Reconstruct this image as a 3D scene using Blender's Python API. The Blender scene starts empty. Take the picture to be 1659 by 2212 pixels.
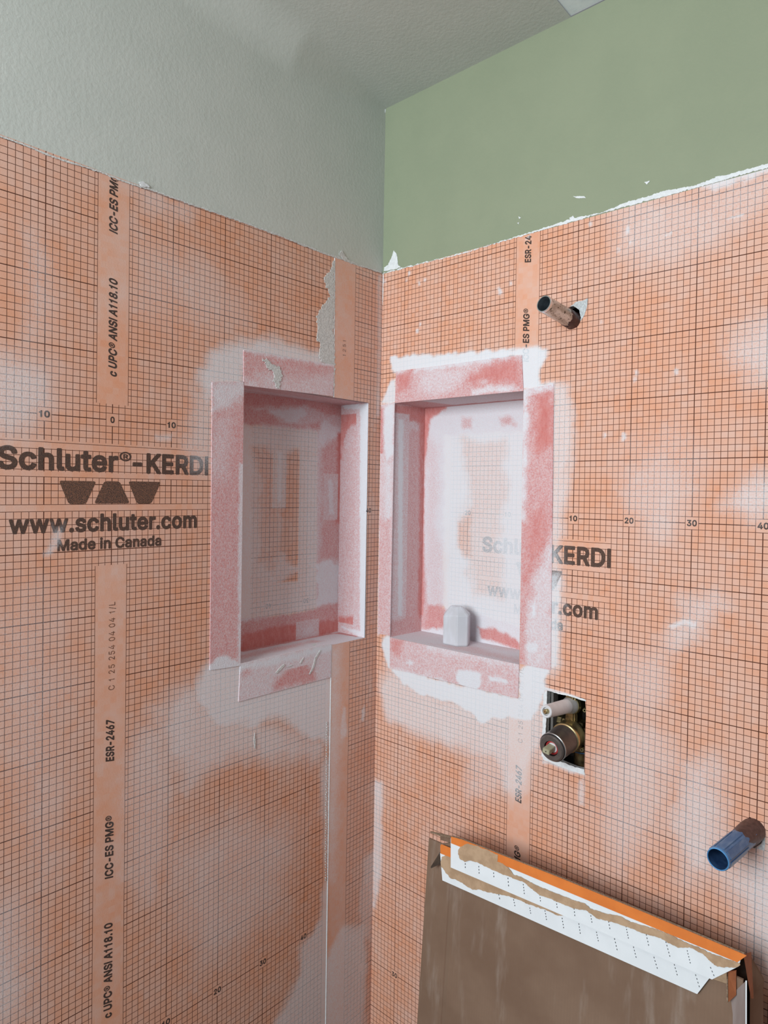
import bpy, bmesh, math, json
import numpy as np
from mathutils import Vector, Matrix
from mathutils.geometry import tessellate_polygon

C = bpy.context.scene.collection
# ------------------------------------------------------------------ camera
W, H = 1659, 2212
CAM = np.array([1.0278, -1.0933, 0.0424])
YAW, PIT, ROL = math.radians(131.9324), math.radians(-0.8032), math.radians(0.97781)
FPX, CX, CY = 1470.0, 852.086, 1081.949
_f = np.array([math.cos(PIT) * math.cos(YAW), math.cos(PIT) * math.sin(YAW), math.sin(PIT)])
_r = np.array([math.sin(YAW), -math.cos(YAW), 0.0])
_u = np.cross(_r, _f)
_c, _s = math.cos(ROL), math.sin(ROL)
AX = np.array([_c * _r + _s * _u, -_s * _r + _c * _u, _f])
cd = bpy.data.cameras.new('camera')
cam = bpy.data.objects.new('camera', cd)
C.objects.link(cam)
cd.sensor_fit = 'HORIZONTAL'
cd.sensor_width = 36.0
cd.lens = FPX / W * 36.0
cd.shift_x = -(CX - W / 2) / W
cd.shift_y = (CY - H / 2) / W
cd.clip_start = 0.02
m4 = Matrix.Identity(4)
for i in range(3):
    m4[i][0], m4[i][1], m4[i][2], m4[i][3] = AX[0][i], AX[1][i], -AX[2][i], CAM[i]
cam.matrix_world = m4
bpy.context.scene.camera = cam

# ------------------------------------------------------------------ light
wd = bpy.data.worlds.new('room_daylight')
bpy.context.scene.world = wd
wd.use_nodes = True
wd.node_tree.nodes['Background'].inputs[0].default_value = (0.93, 0.97, 1.0, 1)
wd.node_tree.nodes['Background'].inputs[1].default_value = 0.19


def area(name, loc, target, sx, sy, power, col):
    d = bpy.data.lights.new(name, 'AREA')
    d.shape = 'RECTANGLE'
    d.size, d.size_y, d.energy, d.color = sx, sy, power, col
    o = bpy.data.objects.new(name, d)
    C.objects.link(o)
    o.location = loc
    o.rotation_euler = (Vector(target) - Vector(loc)).to_track_quat('-Z', 'Y').to_euler()
    return o


area('window_light', (0.54, -2.40, 0.37), (0.25, 0, 0.0), 0.9, 0.9, 56, (0.86, 0.95, 1.0))

vs = bpy.context.scene.view_settings
vs.view_transform = 'Standard'
vs.look = 'None'
vs.gamma = 1
vs.use_curve_mapping = False
vs.exposure = 0.0


# ------------------------------------------------------------------ picture point -> point on a plane of the room
def ray(px, py):
    return np.array([(px - CX) / FPX, -(py - CY) / FPX, 1.0]) @ AX


def on(axis, val, px, py):
    d = ray(px, py)
    return CAM + d * ((val - CAM[axis]) / d[axis])


def onR(px, py, y=0.0):
    return on(1, y, px, py)


def onL(px, py, x=0.0):
    return on(0, x, px, py)


# ------------------------------------------------------------------ noise
def _hash(ix, iy, seed):
    h = (ix.astype(np.int64) * 374761393 + iy.astype(np.int64) * 668265263 + seed * 974711) & 0xffffffff
    h = ((h ^ (h >> 13)) * 1274126177) & 0xffffffff
    return ((h ^ (h >> 16)) & 0xffff) / 65535.0


def vnoise(x, y, seed=0):
    x = np.asarray(x, float); y = np.asarray(y, float)
    ix, iy = np.floor(x), np.floor(y)
    fx, fy = x - ix, y - iy
    fx = fx * fx * (3 - 2 * fx); fy = fy * fy * (3 - 2 * fy)
    a, b = _hash(ix, iy, seed), _hash(ix + 1, iy, seed)
    c, d = _hash(ix, iy + 1, seed), _hash(ix + 1, iy + 1, seed)
    return (a * (1 - fx) + b * fx) * (1 - fy) + (c * (1 - fx) + d * fx) * fy


def fbm(x, y, seed=0, oct=3):
    v, a = 0, 0.5
    for k in range(oct):
        v = v + a * (vnoise(x * 2 ** k, y * 2 ** k, seed + k) * 2 - 1)
        a *= 0.5
    return v


def sdf(poly, x, y):
    """signed distance to a polygon, negative inside"""
    p = np.asarray(poly, float)
    n = len(p)
    d = np.full(x.shape, 1e9)
    s = np.zeros(x.shape, bool)
    for i in range(n):
        a, b = p[i], p[(i + 1) % n]
        e = b - a
        wx, wy = x - a[0], y - a[1]
        t = np.clip((wx * e[0] + wy * e[1]) / max(e @ e, 1e-9), 0, 1)
        d = np.minimum(d, (wx - e[0] * t) ** 2 + (wy - e[1] * t) ** 2)
        cond = (a[1] > y) != (b[1] > y)
        if e[1] != 0:
            s ^= cond & (wx < e[0] * wy / e[1])
    d = np.sqrt(d)
    return np.where(s, -d, d)


def smooth(a, b, x):
    t = np.clip((x - a) / (b - a), 0, 1)
    return t * t * (3 - 2 * t)


class Surf:
    """a flat surface with 2-D coordinates in cm; holds the dust and red band stains lying on it"""
    def __init__(s, axis, val, base=0.1):
        s.axis, s.val, s.base, s.d, s.p = axis, val, base, [], []
        s.k = [i for i in range(3) if i != axis]

    def flat(s, pts3):
        q = np.asarray(pts3, float).reshape(-1, 3)
        return q[:, s.k[0]] * 100, q[:, s.k[1]] * 100

    def px(s, poly):
        return [tuple(100 * on(s.axis, s.val, a, b)[s.k]) for a, b in poly]

    def dust(s, lvl, fe, na, *poly, cm=False):
        s.d.append((lvl, fe, na, poly if cm else s.px(poly)))
        return s

    def pink(s, lvl, fe, na, *poly):
        s.p.append((lvl, fe, na, s.px(poly)))
        return s

    def _ev(s, lst, x, y, base):
        v = np.full(x.shape, float(base))
        for k, (lvl, fe, na, poly) in enumerate(lst):
            q = np.array(poly)
            pad = abs(fe) + na + .5
            i = np.where((x > q[:, 0].min() - pad) & (x < q[:, 0].max() + pad) & (y > q[:, 1].min() - pad) & (y < q[:, 1].max() + pad))[0]
            if not len(i):
                continue
            sd = sdf(poly, x[i], y[i])
            if na:
                sd = sd + na * fbm(x[i] / (na * 1.6 + .4), y[i] / (na * 1.6 + .4), 11 + k)
            c = smooth(fe, -fe, sd)
            if lvl >= 0:
                v[i] = np.maximum(v[i], base + (lvl - base) * c)
            else:                     # a rubbed-off patch
                v[i] = v[i] * (1 - c) + (-lvl) * c
        return v

    def eval(s, pts3):
        x, y = s.flat(pts3)
        return s._ev(s.d, x, y, s.base), s._ev(s.p, x, y, 0.0)


# ------------------------------------------------------------------ objects
def link(name, me, mats=(), parent=None):
    o = bpy.data.objects.new(name, me)
    C.objects.link(o)
    for m in (mats if isinstance(mats, (list, tuple)) else [mats]):
        me.materials.append(m)
    if parent:
        o.parent = parent
    return o


def mesh(name, verts, faces, mats, parent=None, uv=None, dust=None, pink=None, mi=None, smoothf=False):
    me = bpy.data.meshes.new(name)
    me.from_pydata([tuple(v) for v in verts], [], [tuple(f) for f in faces])
    if mi is not None:
        me.polygons.foreach_set('material_index', np.asarray(mi, np.int32))
    if uv is not None:
        l = me.uv_layers.new(name='UVMap')
        idx = np.zeros(len(me.loops), np.int32)
        me.loops.foreach_get('vertex_index', idx)
        l.data.foreach_set('uv', np.asarray(uv, np.float32)[idx].ravel())
    for nm, a in (('dust', dust), ('pink', pink)):
        if a is not None:
            at = me.attributes.new(nm, 'FLOAT', 'POINT')
            at.data.foreach_set('value', np.asarray(a, np.float32))
    if smoothf:
        me.polygons.foreach_set('use_smooth', np.ones(len(me.polygons), bool))
    me.update()
    return link(name, me, mats, parent)


def empty(name, loc, label, cat, group=None):
    o = bpy.data.objects.new(name, None)
    C.objects.link(o)
    o.empty_display_size = .05
    o.location = loc
    o['label'], o['category'] = label, cat
    if group:
        o['group'] = group
    return o


def part(root, o):
    """parent o to root keeping world coordinates of its mesh"""
    o.parent = root
    o.matrix_parent_inverse = Matrix.Translation(-Vector(root.location))
    return o


def grid_quad(q, nu, nv):
    """q: TL TR BR BL -> verts, faces of a subdivided quad"""
    q = np.asarray(q, float)
    s = np.linspace(0, 1, nu + 1)[None, :, None]; t = np.linspace(0, 1, nv + 1)[:, None, None]
    v = (q[0] * (1 - s) + q[1] * s) * (1 - t) + (q[3] * (1 - s) + q[2] * s) * t
    v = v.reshape(-1, 3)
    i = np.arange(nv)[:, None] * (nu + 1) + np.arange(nu)[None, :]
    f = np.stack([i, i + nu + 1, i + nu + 2, i + 1], -1).reshape(-1, 4)
    return v, f


def quads(name, qs, mats, surf, uvf=None, res=.003, parent=None, keep=True):
    V, F, n = [], [], 0
    for q in qs:
        q = np.asarray(q, float)
        nu = max(2, int(np.linalg.norm(q[1] - q[0]) / res)); nv = max(2, int(np.linalg.norm(q[3] - q[0]) / res))
        v, f = grid_quad(q, min(nu, 260), min(nv, 420))
        V.append(v); F.append(f + n); n += len(v)
    V, F = np.concatenate(V), np.concatenate(F)
    d, p = surf.eval(V)
    uv = uvf(V) if uvf else np.full((len(V), 2), 47.3)
    o = mesh(name, V, F, mats, None, uv, d, p)
    if parent:
        part(parent, o)
    return o


def orient(o):
    bm = bmesh.new(); bm.from_mesh(o.data)
    bmesh.ops.recalc_face_normals(bm, faces=bm.faces)
    bm.to_mesh(o.data); bm.free()
    return o


def solid_poly(name, pts, nrm, th, mat, parent=None, bevel=0):
    """a plate: polygon pts (3-D, roughly planar) extruded along nrm by th"""
    pts = [Vector(p) for p in pts]
    n = Vector(nrm).normalized() * th
    tri = tessellate_polygon([pts])
    k = len(pts)
    V = [tuple(p) for p in pts] + [tuple(p + n) for p in pts]
    F = [tuple(t) for t in tri] + [tuple(i + k for i in reversed(t)) for t in tri]
    F += [(i, (i + 1) % k, (i + 1) % k + k, i + k) for i in range(k)]
    o = mesh(name, V, F, mat)
    orient(o)
    if parent:
        part(parent, o)
    return o


def ragged(poly, amp, step=.6, seed=1, closed=True):
    """polyline in px with torn edges"""
    out = []
    p = [np.array(a, float) for a in poly]
    n = len(p)
    for i in range(n if closed else n - 1):
        a, b = p[i], p[(i + 1) % n]
        L = np.linalg.norm(b - a)
        m = max(1, int(L / step))
        nr = np.array([-(b - a)[1], (b - a)[0]]) / max(L, 1e-6)
        for j in range(m):
            t = j / m
            k = float(fbm(np.array([(i * 37.7 + L * t) / 5.0]), np.array([seed * 3.3]), seed, 3)[0])
            out.append(a + (b - a) * t + nr * amp * k * (0 if j == 0 else 1))
    if not closed:
        out.append(p[-1])
    return out


def lathe(name, prof, origin, axis, mats, seg=48, parent=None, mi=None, closed=True, smoothf=True):
    """prof: (radius, distance along axis)"""
    z = Vector(axis).normalized()
    x = z.orthogonal().normalized()
    y = z.cross(x)
    V, F, M = [], [], []
    o = Vector(origin)
    for r, h in prof:
        for k in range(seg):
            a = 2 * math.pi * k / seg
            V.append(tuple(o + z * h + (x * math.cos(a) + y * math.sin(a)) * r))
    n = len(prof)
    for i in range(n - 1):
        for k in range(seg):
            F.append((i * seg + k, i * seg + (k + 1) % seg, (i + 1) * seg + (k + 1) % seg, (i + 1) * seg + k))
            M.append(mi[i] if mi else 0)
    ob = mesh(name, V, F, mats, None, mi=M)
    bm = bmesh.new(); bm.from_mesh(ob.data)
    bmesh.ops.remove_doubles(bm, verts=bm.verts, dist=1e-6)
    bmesh.ops.recalc_face_normals(bm, faces=bm.faces)
    for e in bm.edges:
        if len(e.link_faces) == 2:
            e.smooth = e.calc_face_angle(0) < math.radians(35)
    for f in bm.faces:
        f.smooth = smoothf
    bm.to_mesh(ob.data); bm.free()
    if parent:
        part(parent, ob)
    return ob


# ------------------------------------------------------------------ materials
class X:
    """tiny expression builder over Math nodes"""
    def __init__(s, t, k):
        s.t, s.k = t, k

    def op(s, o, *a, clamp=False):
        n = s.t.nodes.new('ShaderNodeMath'); n.operation = o; n.use_clamp = clamp
        for i, q in enumerate((s,) + a):
            if isinstance(q, X):
                s.t.links.new(q.k, n.inputs[i])
            else:
                n.inputs[i].default_value = q
        return X(s.t, n.outputs[0])

    def __add__(s, o): return s.op('ADD', o)
    def __sub__(s, o): return s.op('SUBTRACT', o)
    def __rsub__(s, o): return (s * -1) + o
    def __mul__(s, o): return s.op('MULTIPLY', o)
    __radd__ = __add__
    __rmul__ = __mul__
    def __lt__(s, o): return s.op('LESS_THAN', o)
    def __gt__(s, o): return s.op('GREATER_THAN', o)
    def abs(s): return s.op('ABSOLUTE')
    def round(s): return s.op('ROUND')
    def floor(s): return s.op('FLOOR')
    def max(s, o): return s.op('MAXIMUM', o)
    def min(s, o): return s.op('MINIMUM', o)
    def clamp(s): return s.op('ADD', 0.0, clamp=True)
    def mod(s, o): return s.op('FLOORED_MODULO', o)

    def ramp(s, a, b):
        n = s.t.nodes.new('ShaderNodeMapRange'); n.interpolation_type = 'SMOOTHSTEP'
        s.t.links.new(s.k, n.inputs[0]); n.inputs[1].default_value = a; n.inputs[2].default_value = b
        return X(s.t, n.outputs[0])


def mixc(t, f, a, b, mode='MIX'):
    n = t.nodes.new('ShaderNodeMix'); n.data_type = 'RGBA'; n.blend_type = mode
    for i, q in ((0, f), (6, a), (7, b)):
        if isinstance(q, X):
            t.links.new(q.k, n.inputs[i])
        elif isinstance(q, (int, float)):
            n.inputs[i].default_value = q
        else:
            n.inputs[i].default_value = tuple(q) + (1,)
    return X(t, n.outputs[2])


def noise(t, scale, detail=2, rough=.5, vec=None, out=0):
    n = t.nodes.new('ShaderNodeTexNoise')
    n.inputs['Scale'].default_value = scale
    n.inputs['Detail'].default_value = detail
    n.inputs['Roughness'].default_value = rough
    if vec is not None:
        t.links.new(vec, n.inputs['Vector'])
    return X(t, n.outputs[out])


def objco(t, scale=(1, 1, 1)):
    g = t.nodes.new('ShaderNodeNewGeometry')
    mp = t.nodes.new('ShaderNodeMapping'); mp.inputs['Scale'].default_value = scale
    t.links.new(g.outputs['Position'], mp.inputs[0])
    return mp.outputs[0]


def new_mat(name, rough=.8, spec=.3):
    m = bpy.data.materials.new(name); m.use_nodes = True
    b = m.node_tree.nodes['Principled BSDF']
    b.inputs['Roughness'].default_value = rough
    b.inputs['Specular IOR Level'].default_value = spec
    return m, m.node_tree, b


def bump(t, b, h, strength, dist):
    n = t.nodes.new('ShaderNodeBump'); n.inputs['Strength'].default_value = strength; n.inputs['Distance'].default_value = dist
    t.links.new(h.k, n.inputs['Height']); t.links.new(n.outputs[0], b.inputs['Normal'])


def simple(name, c1, c2=None, scale=60, rough=.8, spec=.3, metal=0, bmp=0, stretch=(1, 1, 1), lo=.35, hi=.65, det=4):
    m, t, b = new_mat(name, rough, spec)
    b.inputs['Metallic'].default_value = metal
    co = objco(t, stretch)
    n = noise(t, scale, det, .6, co)
    col = mixc(t, n.ramp(lo, hi), c1, c2 or tuple(.88 * v for v in c1))
    t.links.new(col.k, b.inputs['Base Color'])
    if bmp:
        bump(t, b, n, .6, bmp)
    return m


ORANGE = (.73, .298, .15)
DUSTC = (.735, .76, .80)
PINKC = (.58, .165, .145)
INK = (.055, .035, .028)


def dusting(t, col, amount, fine=380, k=1.0, grain=4.2):
    """plaster haze over a colour; grainy where it is thin"""
    co = objco(t)
    g = noise(t, fine, 3, .7, co)
    a = amount + (g - .5) * (amount * (1 - amount) * grain)
    return mixc(t, a.clamp() * k, col, DUSTC), g


def membrane(name, ink=False, ink_k=.9):
    m, t, b = new_mat(name, .85, .15)
    uvn = t.nodes.new('ShaderNodeUVMap'); uvn.uv_map = 'UVMap'
    sp = t.nodes.new('ShaderNodeSeparateXYZ'); t.links.new(uvn.outputs[0], sp.inputs[0])
    u, v = X(t, sp.outputs[0]), X(t, sp.outputs[1])
    u = u - (u * .01).round() * 100.0          # the sheet is a metre wide and repeats
    da = t.nodes.new('ShaderNodeAttribute'); da.attribute_name = 'dust'
    pa = t.nodes.new('ShaderNodeAttribute'); pa.attribute_name = 'pink'
    dust, pink = X(t, da.outputs['Fac']), X(t, pa.outputs['Fac'])
    co = objco(t)
    if ink:
        fib = noise(t, 900, 2, .6, co)
        col = mixc(t, fib.ramp(.42, .62) * (1 - ink_k), INK, ORANGE)
        col, g = dusting(t, col, dust * .92)
    else:
        lf = noise(t, 9, 3, .55, co)
        mf = noise(t, 60, 3, .6, co)
        cell = t.nodes.new('ShaderNodeTexWhiteNoise'); cell.noise_dimensions = '2D'
        fl = t.nodes.new('ShaderNodeVectorMath'); fl.operation = 'FLOOR'
        t.links.new(uvn.outputs[0], fl.inputs[0]); t.links.new(fl.outputs[0], cell.inputs['Vector'])
        cl = X(t, cell.outputs['Value'])
        haze = (lf.ramp(.34, .68) * .20 + (cl - .5) * .13 + (mf - .5) * .3 + .21).clamp()
        base = mixc(t, haze, ORANGE, (.70, .60, .56))

        def ln(x, p, w):
            return (x - (x * (1 / p)).round() * p).abs() < w
        au = u.abs()
        vm = v.mod(100.0)
        vs_ = v - (v * .01).round() * 100.0
        inblk = au < 16.9
        gap = ((vs_ + 4.3).abs() < .62).max((vs_ + 8.6).abs() < .38).max((vs_ + 13.5).abs() < .5)
        vv = 1 - inblk * gap
        thin = (ln(u, 1.0, .046) * vv).max(ln(v, 1.0, .046))
        hv = (ln(u, 10.0, .072) * vv).max(ln(v, 10.0, .072))
        ms = (vm > 2.42) * (vm < 77.6)
        strip = (au < 2.5) * ms
        edge = au > 45.0
        box = ((u - (u * .1).round() * 10.0).abs() < .95) * (vs_.abs() < .95)
        bord = (((au - 2.5).abs() < .045) * ms).max((au - 45.0).abs() < .05)
        g = thin.max(hv) * (1 - strip) * (1 - edge) * (1 - box)
        g = g.max(bord)
        fib = noise(t, 1300, 2, .6, co)
        g = (g * (.80 + fib.ramp(.3, .6) * .18 + hv * .1)).min(1.0)
        col = mixc(t, g, base, (.095, .026, .010))
        pk = noise(t, 170, 4, .65, objco(t, (1, 1, .35)))
        col = mixc(t, pink, col, mixc(t, pk.ramp(.3, .75), PINKC, (.64, .25, .225)))
        col, g2 = dusting(t, col, dust, k=.95, grain=4.2 + pink * 1.6)
        h = noise(t, 420, 4, .65, co)
        bump(t, b, h * (.25 + pink * .7 + dust * .35), .7, .0011)
    t.links.new(col.k, b.inputs['Base Color'])
    return m


M_MEM = membrane('orange_grid_membrane')
M_INK = membrane('printed_ink', True, .97)
M_INKB = membrane('printed_ink_brown', True, .88)
M_INK2 = membrane('printed_ink_faded', True, .72)
M_INK3 = membrane('printed_ink_pale', True, .45)
M_GREY = simple('grey_ceiling_paint', (.545, .56, .515), (.525, .543, .498), 14, .75, .25)
_t = M_GREY.node_tree
bump(_t, _t.nodes['Principled BSDF'], noise(_t, 150, 5, .6, objco(_t)), .45, .0013)
M_GREEN = simple('sage_green_paint', (.275, .305, .205), (.262, .293, .197), 8, .7, .25)
_t = M_GREEN.node_tree
bump(_t, _t.nodes['Principled BSDF'], noise(_t, 240, 5, .6, objco(_t)), .35, .0012)
M_FRESH = simple('bare_white_ceiling_board', (.82, .87, .89), (.76, .82, .85), 40, .8, .2, bmp=.001)
M_PLASTER = simple('white_plaster', (.76, .77, .775), (.68, .685, .69), 160, .9, .1, bmp=.0006)
M_THINSET = simple('grey_thinset', (.68, .67, .645), (.52, .51, .49), 330, .92, .1, bmp=.0022)
M_BOARD = simple('cement_board_edge', (.62, .63, .63), (.45, .46, .46), 300, .95, .1, bmp=.0008)
M_DARK = simple('painted_cavity_shade', (.028, .024, .021), (.014, .012, .011), 30, .9, .1)  # shade inside the wall cavities, put in as near-black colour
M_FLOOR = simple('floor_membrane', (.10, .095, .09), (.08, .075, .07), 20, .9, .1)


# ------------------------------------------------------------------ dust, thinset and red band stains on every surface
ZT = .5185            # top of the membrane
ZC = .8787            # ceiling at the corner
ZF = -1.45            # floor
DL, DR = .085, .095   # niche depths
wl = Surf(0, 0.0, .015)
wl.dust(.72, 1.6, 1.2, (447, 905), (432, 860), (430, 800), (455, 757), (500, 737), (560, 731), (620, 740), (700, 765), (700, 800), (530, 800), (525, 840), (470, 840))
wl.dust(.40, 3, 1.5, (400, 950), (415, 850), (458, 820), (470, 1010), (420, 1010))
wl.dust(.42, 3.5, 2, (-40, 765), (60, 772), (108, 805), (112, 880), (60, 930), (-40, 940))
wl.dust(.30, 2.5, 1.5, (70, 500), (110, 560), (100, 700), (60, 740), (50, 600))
wl.dust(.30, 2.5, 1.5, (290, 395), (340, 415), (420, 450), (400, 480), (320, 450))
wl.dust(.74, 1.6, 2, (450, 1425), (530, 1425), (720, 1440), (716, 1600), (664, 1612), (620, 1545), (560, 1560), (520, 1580), (440, 1560), (420, 1490))
wl.dust(.50, 3, 2, (335, 1530), (400, 1480), (470, 1500), (560, 1560), (700, 1600), (700, 1640), (620, 1650), (500, 1640), (410, 1690), (360, 1640))
wl.dust(.30, 3, 2, (280, 1580), (360, 1560), (380, 1800), (330, 1950), (270, 1900))
wl.dust(.45, 5, 3, (-60, 1990), (30, 1960), (70, 2060), (60, 2190), (-60, 2260))
wl.dust(.55, 1.5, 2.5, (650, 2050), (675, 2005), (700, 1960), (700, 1640), (740, 1640), (740, 2260), (570, 2260), (622, 2150), (640, 2110))
wl.dust(.45, .5, .4, (118, 1150), (135, 1140), (132, 1170), (105, 1200), (98, 1200), (110, 1170))
wl.dust(.35, .4, .4, (335, 942), (370, 938), (368, 950), (338, 952))
wl.dust(.26, 6, 3, (0, 1350), (70, 1300), (140, 1500), (90, 1900), (20, 1700))
wl.dust(.28, 6, 3, (330, 1850), (520, 1750), (640, 1800), (600, 1980), (430, 2100))
wl.dust(.22, 6, 4, (300, 500), (450, 560), (520, 680), (420, 720), (320, 640))

# piece of membrane that laps round the corner onto the left wall
lap = Surf(0, .0006, .12)
lap.d, lap.p = [], []
lap.dust(.60, 1.2, 1.5, (700, 2080), (722, 2040), (735, 2005), (792, 1990), (790, 2090), (784, 2260), (690, 2260))
lap.dust(.42, 1.0, .8, (775, 1960), (785, 1860), (812, 1830), (806, 1960), (800, 2030), (780, 2030))
lap.dust(.55, .35, .3, (736, 1560), (742, 1527), (746, 1530), (748, 1590), (735, 1600))
lap.dust(.60, .2, .2, (782, 1535), (787, 1523), (789, 1540), (784, 1558), (780, 1556))
lap.dust(.42, 1.5, 1, (712, 1390), (735, 1400), (732, 1640), (724, 1900), (706, 1900))
lap.dust(.5, .35, .3, (712, 1735), (722, 1745), (722, 1790), (710, 1800))
lap.dust(.45, .4, .3, (815, 600), (823, 590), (824, 760), (818, 900), (813, 900), (816, 720))

wr = Surf(1, 0.0, .015)
wr.dust(.93, .45, .9, (846, 772), (880, 765), (1000, 763), (1100, 753), (1184, 752), (1180, 770), (1170, 790), (1168, 828), (1196, 826), (1200, 838), (1128, 842), (1122, 772), (960, 796), (858, 806), (846, 797))
wr.dust(.85, .4, .6, (847, 822), (856, 815), (858, 870), (822, 874), (832, 850))
wr.dust(.55, .8, .5, (815, 870), (826, 868), (820, 1370), (812, 1370))
wr.dust(.93, .5, .9, (824, 1376), (848, 1375), (846, 1440), (930, 1462), (1080, 1498), (1120, 1505), (1122, 1436), (1190, 1436), (1176, 1490), (1150, 1560), (1100, 1552), (1062, 1556), (1040, 1562), (1000, 1530), (950, 1512), (900, 1500), (870, 1480), (836, 1440))
wr.dust(.55, 2, 2, (818, 1490), (836, 1440), (940, 1505), (1110, 1535), (1176, 1490), (1172, 1600), (1140, 1700), (1092, 1712), (1060, 1640), (980, 1612), (900, 1585), (840, 1560))
wr.dust(.55, 1.4, 1.2, (1184, 826), (1225, 830), (1238, 900), (1232, 1010), (1212, 1130), (1216, 1240), (1213, 1340), (1204, 1440), (1184, 1460), (1186, 1000))
wr.dust(.80, .5, .5, (1186, 1240), (1212, 1245), (1208, 1330), (1204, 1440), (1186, 1450))
wr.dust(.42, 2.5, 2, (1430, 1400), (1440, 1360), (1470, 1310), (1545, 1285), (1570, 1310), (1510, 1370), (1450, 1420))
wr.dust(.70, .35, .4, (1443, 1352), (1462, 1342), (1490, 1335), (1505, 1345), (1500, 1360), (1480, 1350), (1450, 1360))
wr.dust(.55, 3, 2, (1560, 1090), (1600, 1050), (1700, 1000), (1700, 1100), (1620, 1120))
wr.dust(.45, 3.5, 2, (1580, 760), (1620, 700), (1700, 660), (1700, 840), (1620, 830))
wr.dust(.36, 4, 3, (1320, 455), (1480, 405), (1700, 350), (1700, 400), (1560, 520), (1400, 560), (1330, 540))
wr.dust(.80, .8, .8, (1500, 395), (1659, 350), (1760, 320), (1760, 362), (1659, 376), (1540, 410))
wr.dust(.45, 3, 2, (1465, 1650), (1540, 1640), (1560, 1800), (1545, 1900), (1480, 1900), (1450, 1750))
wr.dust(.34, 4, 3, (1290, 1640), (1400, 1560), (1470, 1640), (1440, 1800), (1340, 1860), (1300, 1760))
wr.dust(.60, 4, 2, (1570, 1900), (1640, 1850), (1740, 1840), (1740, 2120), (1650, 2080))
wr.dust(.32, 4, 3, (1360, 960), (1460, 940), (1500, 1060), (1420, 1180), (1350, 1100))
wr.dust(.32, 3, 2, (1330, 1440), (1440, 1390), (1440, 1520), (1340, 1560))
wr.dust(.55, .8, .5, (806, 1680), (826, 1690), (824, 1880), (812, 1960), (804, 1960))
wr.dust(.30, 3, 2, (1000, 1620), (1110, 1600), (1110, 1700), (1010, 1720))
wr.dust(.50, .4, .3, (1250, 1685), (1262, 1680), (1262, 1740), (1250, 1740))
wr.dust(.70, .35, .6, (1178, 1482), (1184, 1482), (1178, 1640), (1262, 1668), (1262, 1674), (1172, 1648))
for a, b, r in ((1356, 495, 9), (1336, 540, 7), (1364, 518, 4), (1362, 524, 4), (1080, 628, 7), (1104, 612, 4), (1462, 803, 6), (1375, 806, 6), (1372, 818, 4), (1348, 943, 7), (1299, 694, 4),
                (905, 612, 4), (878, 605, 3), (908, 700, 4), (901, 715, 4), (884, 590, 4), (918, 605, 3), (832, 607, 3), (1307, 940, 4), (1275, 485, 4)):
    wr.dust(.72, .25, .3, (a - .5 * r, b - r), (a + .4 * r, b - .8 * r), (a + .6 * r, b + .7 * r), (a - .4 * r, b + 1.1 * r))
for a, b, l in ((1437, 507, 14), (1585, 468, 22), (1140, 512, 5)):
    wr.dust(.72, .25, .3, (a - l, b + 5), (a + l, b - 6), (a + l, b - 2), (a - .3 * l, b + 6))

bl = Surf(0, -DL, .58)        # back of the left niche
bl.dust(.74, .6, .5, (522, 915), (546, 925), (543, 1340), (518, 1345))
bl.dust(.68, 1.2, 1, (540, 918), (700, 930), (700, 960), (690, 975), (560, 960), (542, 975))
bl.dust(-.16, .9, 1.2, (616, 990), (640, 975), (662, 1000), (663, 1205), (640, 1222), (618, 1212), (604, 1190), (606, 1110), (612, 1060))
bl.dust(-.30, 1.2, 1.0, (545, 965), (570, 965), (600, 1000), (604, 1200), (585, 1230), (562, 1210), (565, 1050))
bl.dust(-.12, .7, .8, (590, 1268), (612, 1255), (645, 1233), (652, 1252), (626, 1278), (620, 1294), (592, 1294))
bl.dust(.78, .35, .3, (599, 975), (609, 975), (608, 1085), (600, 1085))
bl.dust(.66, .6, .6, (660, 990), (687, 985), (684, 1320), (660, 1300), (664, 1210))
bl.dust(.62, .5, .6, (545, 1290), (690, 1270), (690, 1320), (545, 1340))
bl.dust(.86, .35, .6, (573, 891), (655, 880), (662, 895), (644, 911), (622, 912), (605, 899))
bl.dust(.80, .4, .8, (688, 930), (702, 902), (718, 915), (738, 930), (727, 948), (712, 950), (695, 965), (688, 950))
bl.dust(.86, .4, .8, (684, 1222), (712, 1210), (731, 1222), (731, 1303), (684, 1315))
bl.dust(.34, .8, .6, (522, 1300), (735, 1262), (740, 1380), (520, 1420))
bl.dust(-.30, .5, .7, (522, 1345), (735, 1303), (735, 1372), (515, 1425))
bl.dust(-.05, .5, .6, (522, 1372), (600, 1350), (735, 1340), (735, 1365), (600, 1392), (520, 1408))
bl.dust(.70, .3, .5, (655, 1362), (672, 1352), (680, 1370), (650, 1376))
bl.dust(-.22, .5, .5, (522, 845), (745, 862), (745, 900), (702, 895), (660, 875), (600, 878), (522, 880))
bl.dust(-.30, .5, .8, (522, 880), (574, 885), (600, 910), (650, 918), (690, 910), (688, 926), (522, 914))
bl.dust(-.34, .8, 1.2, (697, 970), (722, 950), (739, 938), (736, 1215), (715, 1205), (690, 1215), (695, 1120))
bl.dust(-.06, .5, .6, (728, 935), (741, 930), (737, 1130), (726, 1130))
bl.dust(.80, .3, .4, (709, 1040), (718, 1035), (720, 1110), (711, 1110))
bl.pink(1, .15, .4, (515, 840), (748, 860), (748, 931), (690, 931), (515, 915))
bl.pink(1, .2, .1, (686, 931), (748, 931), (748, 1400), (683, 1400))
bl.pink(1, .2, .4, (510, 1338), (622, 1329), (690, 1314), (740, 1302), (740, 1420), (510, 1430))
sl = Surf(1, -.0385, .55)     # right cheek of the left niche
sl.pink(1, .5, 0, (720, 840), (810, 840), (810, 1400), (720, 1400))
sl.dust(-.50, .6, .8, (735, 860), (781, 880), (779, 1300), (735, 1330))
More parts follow.
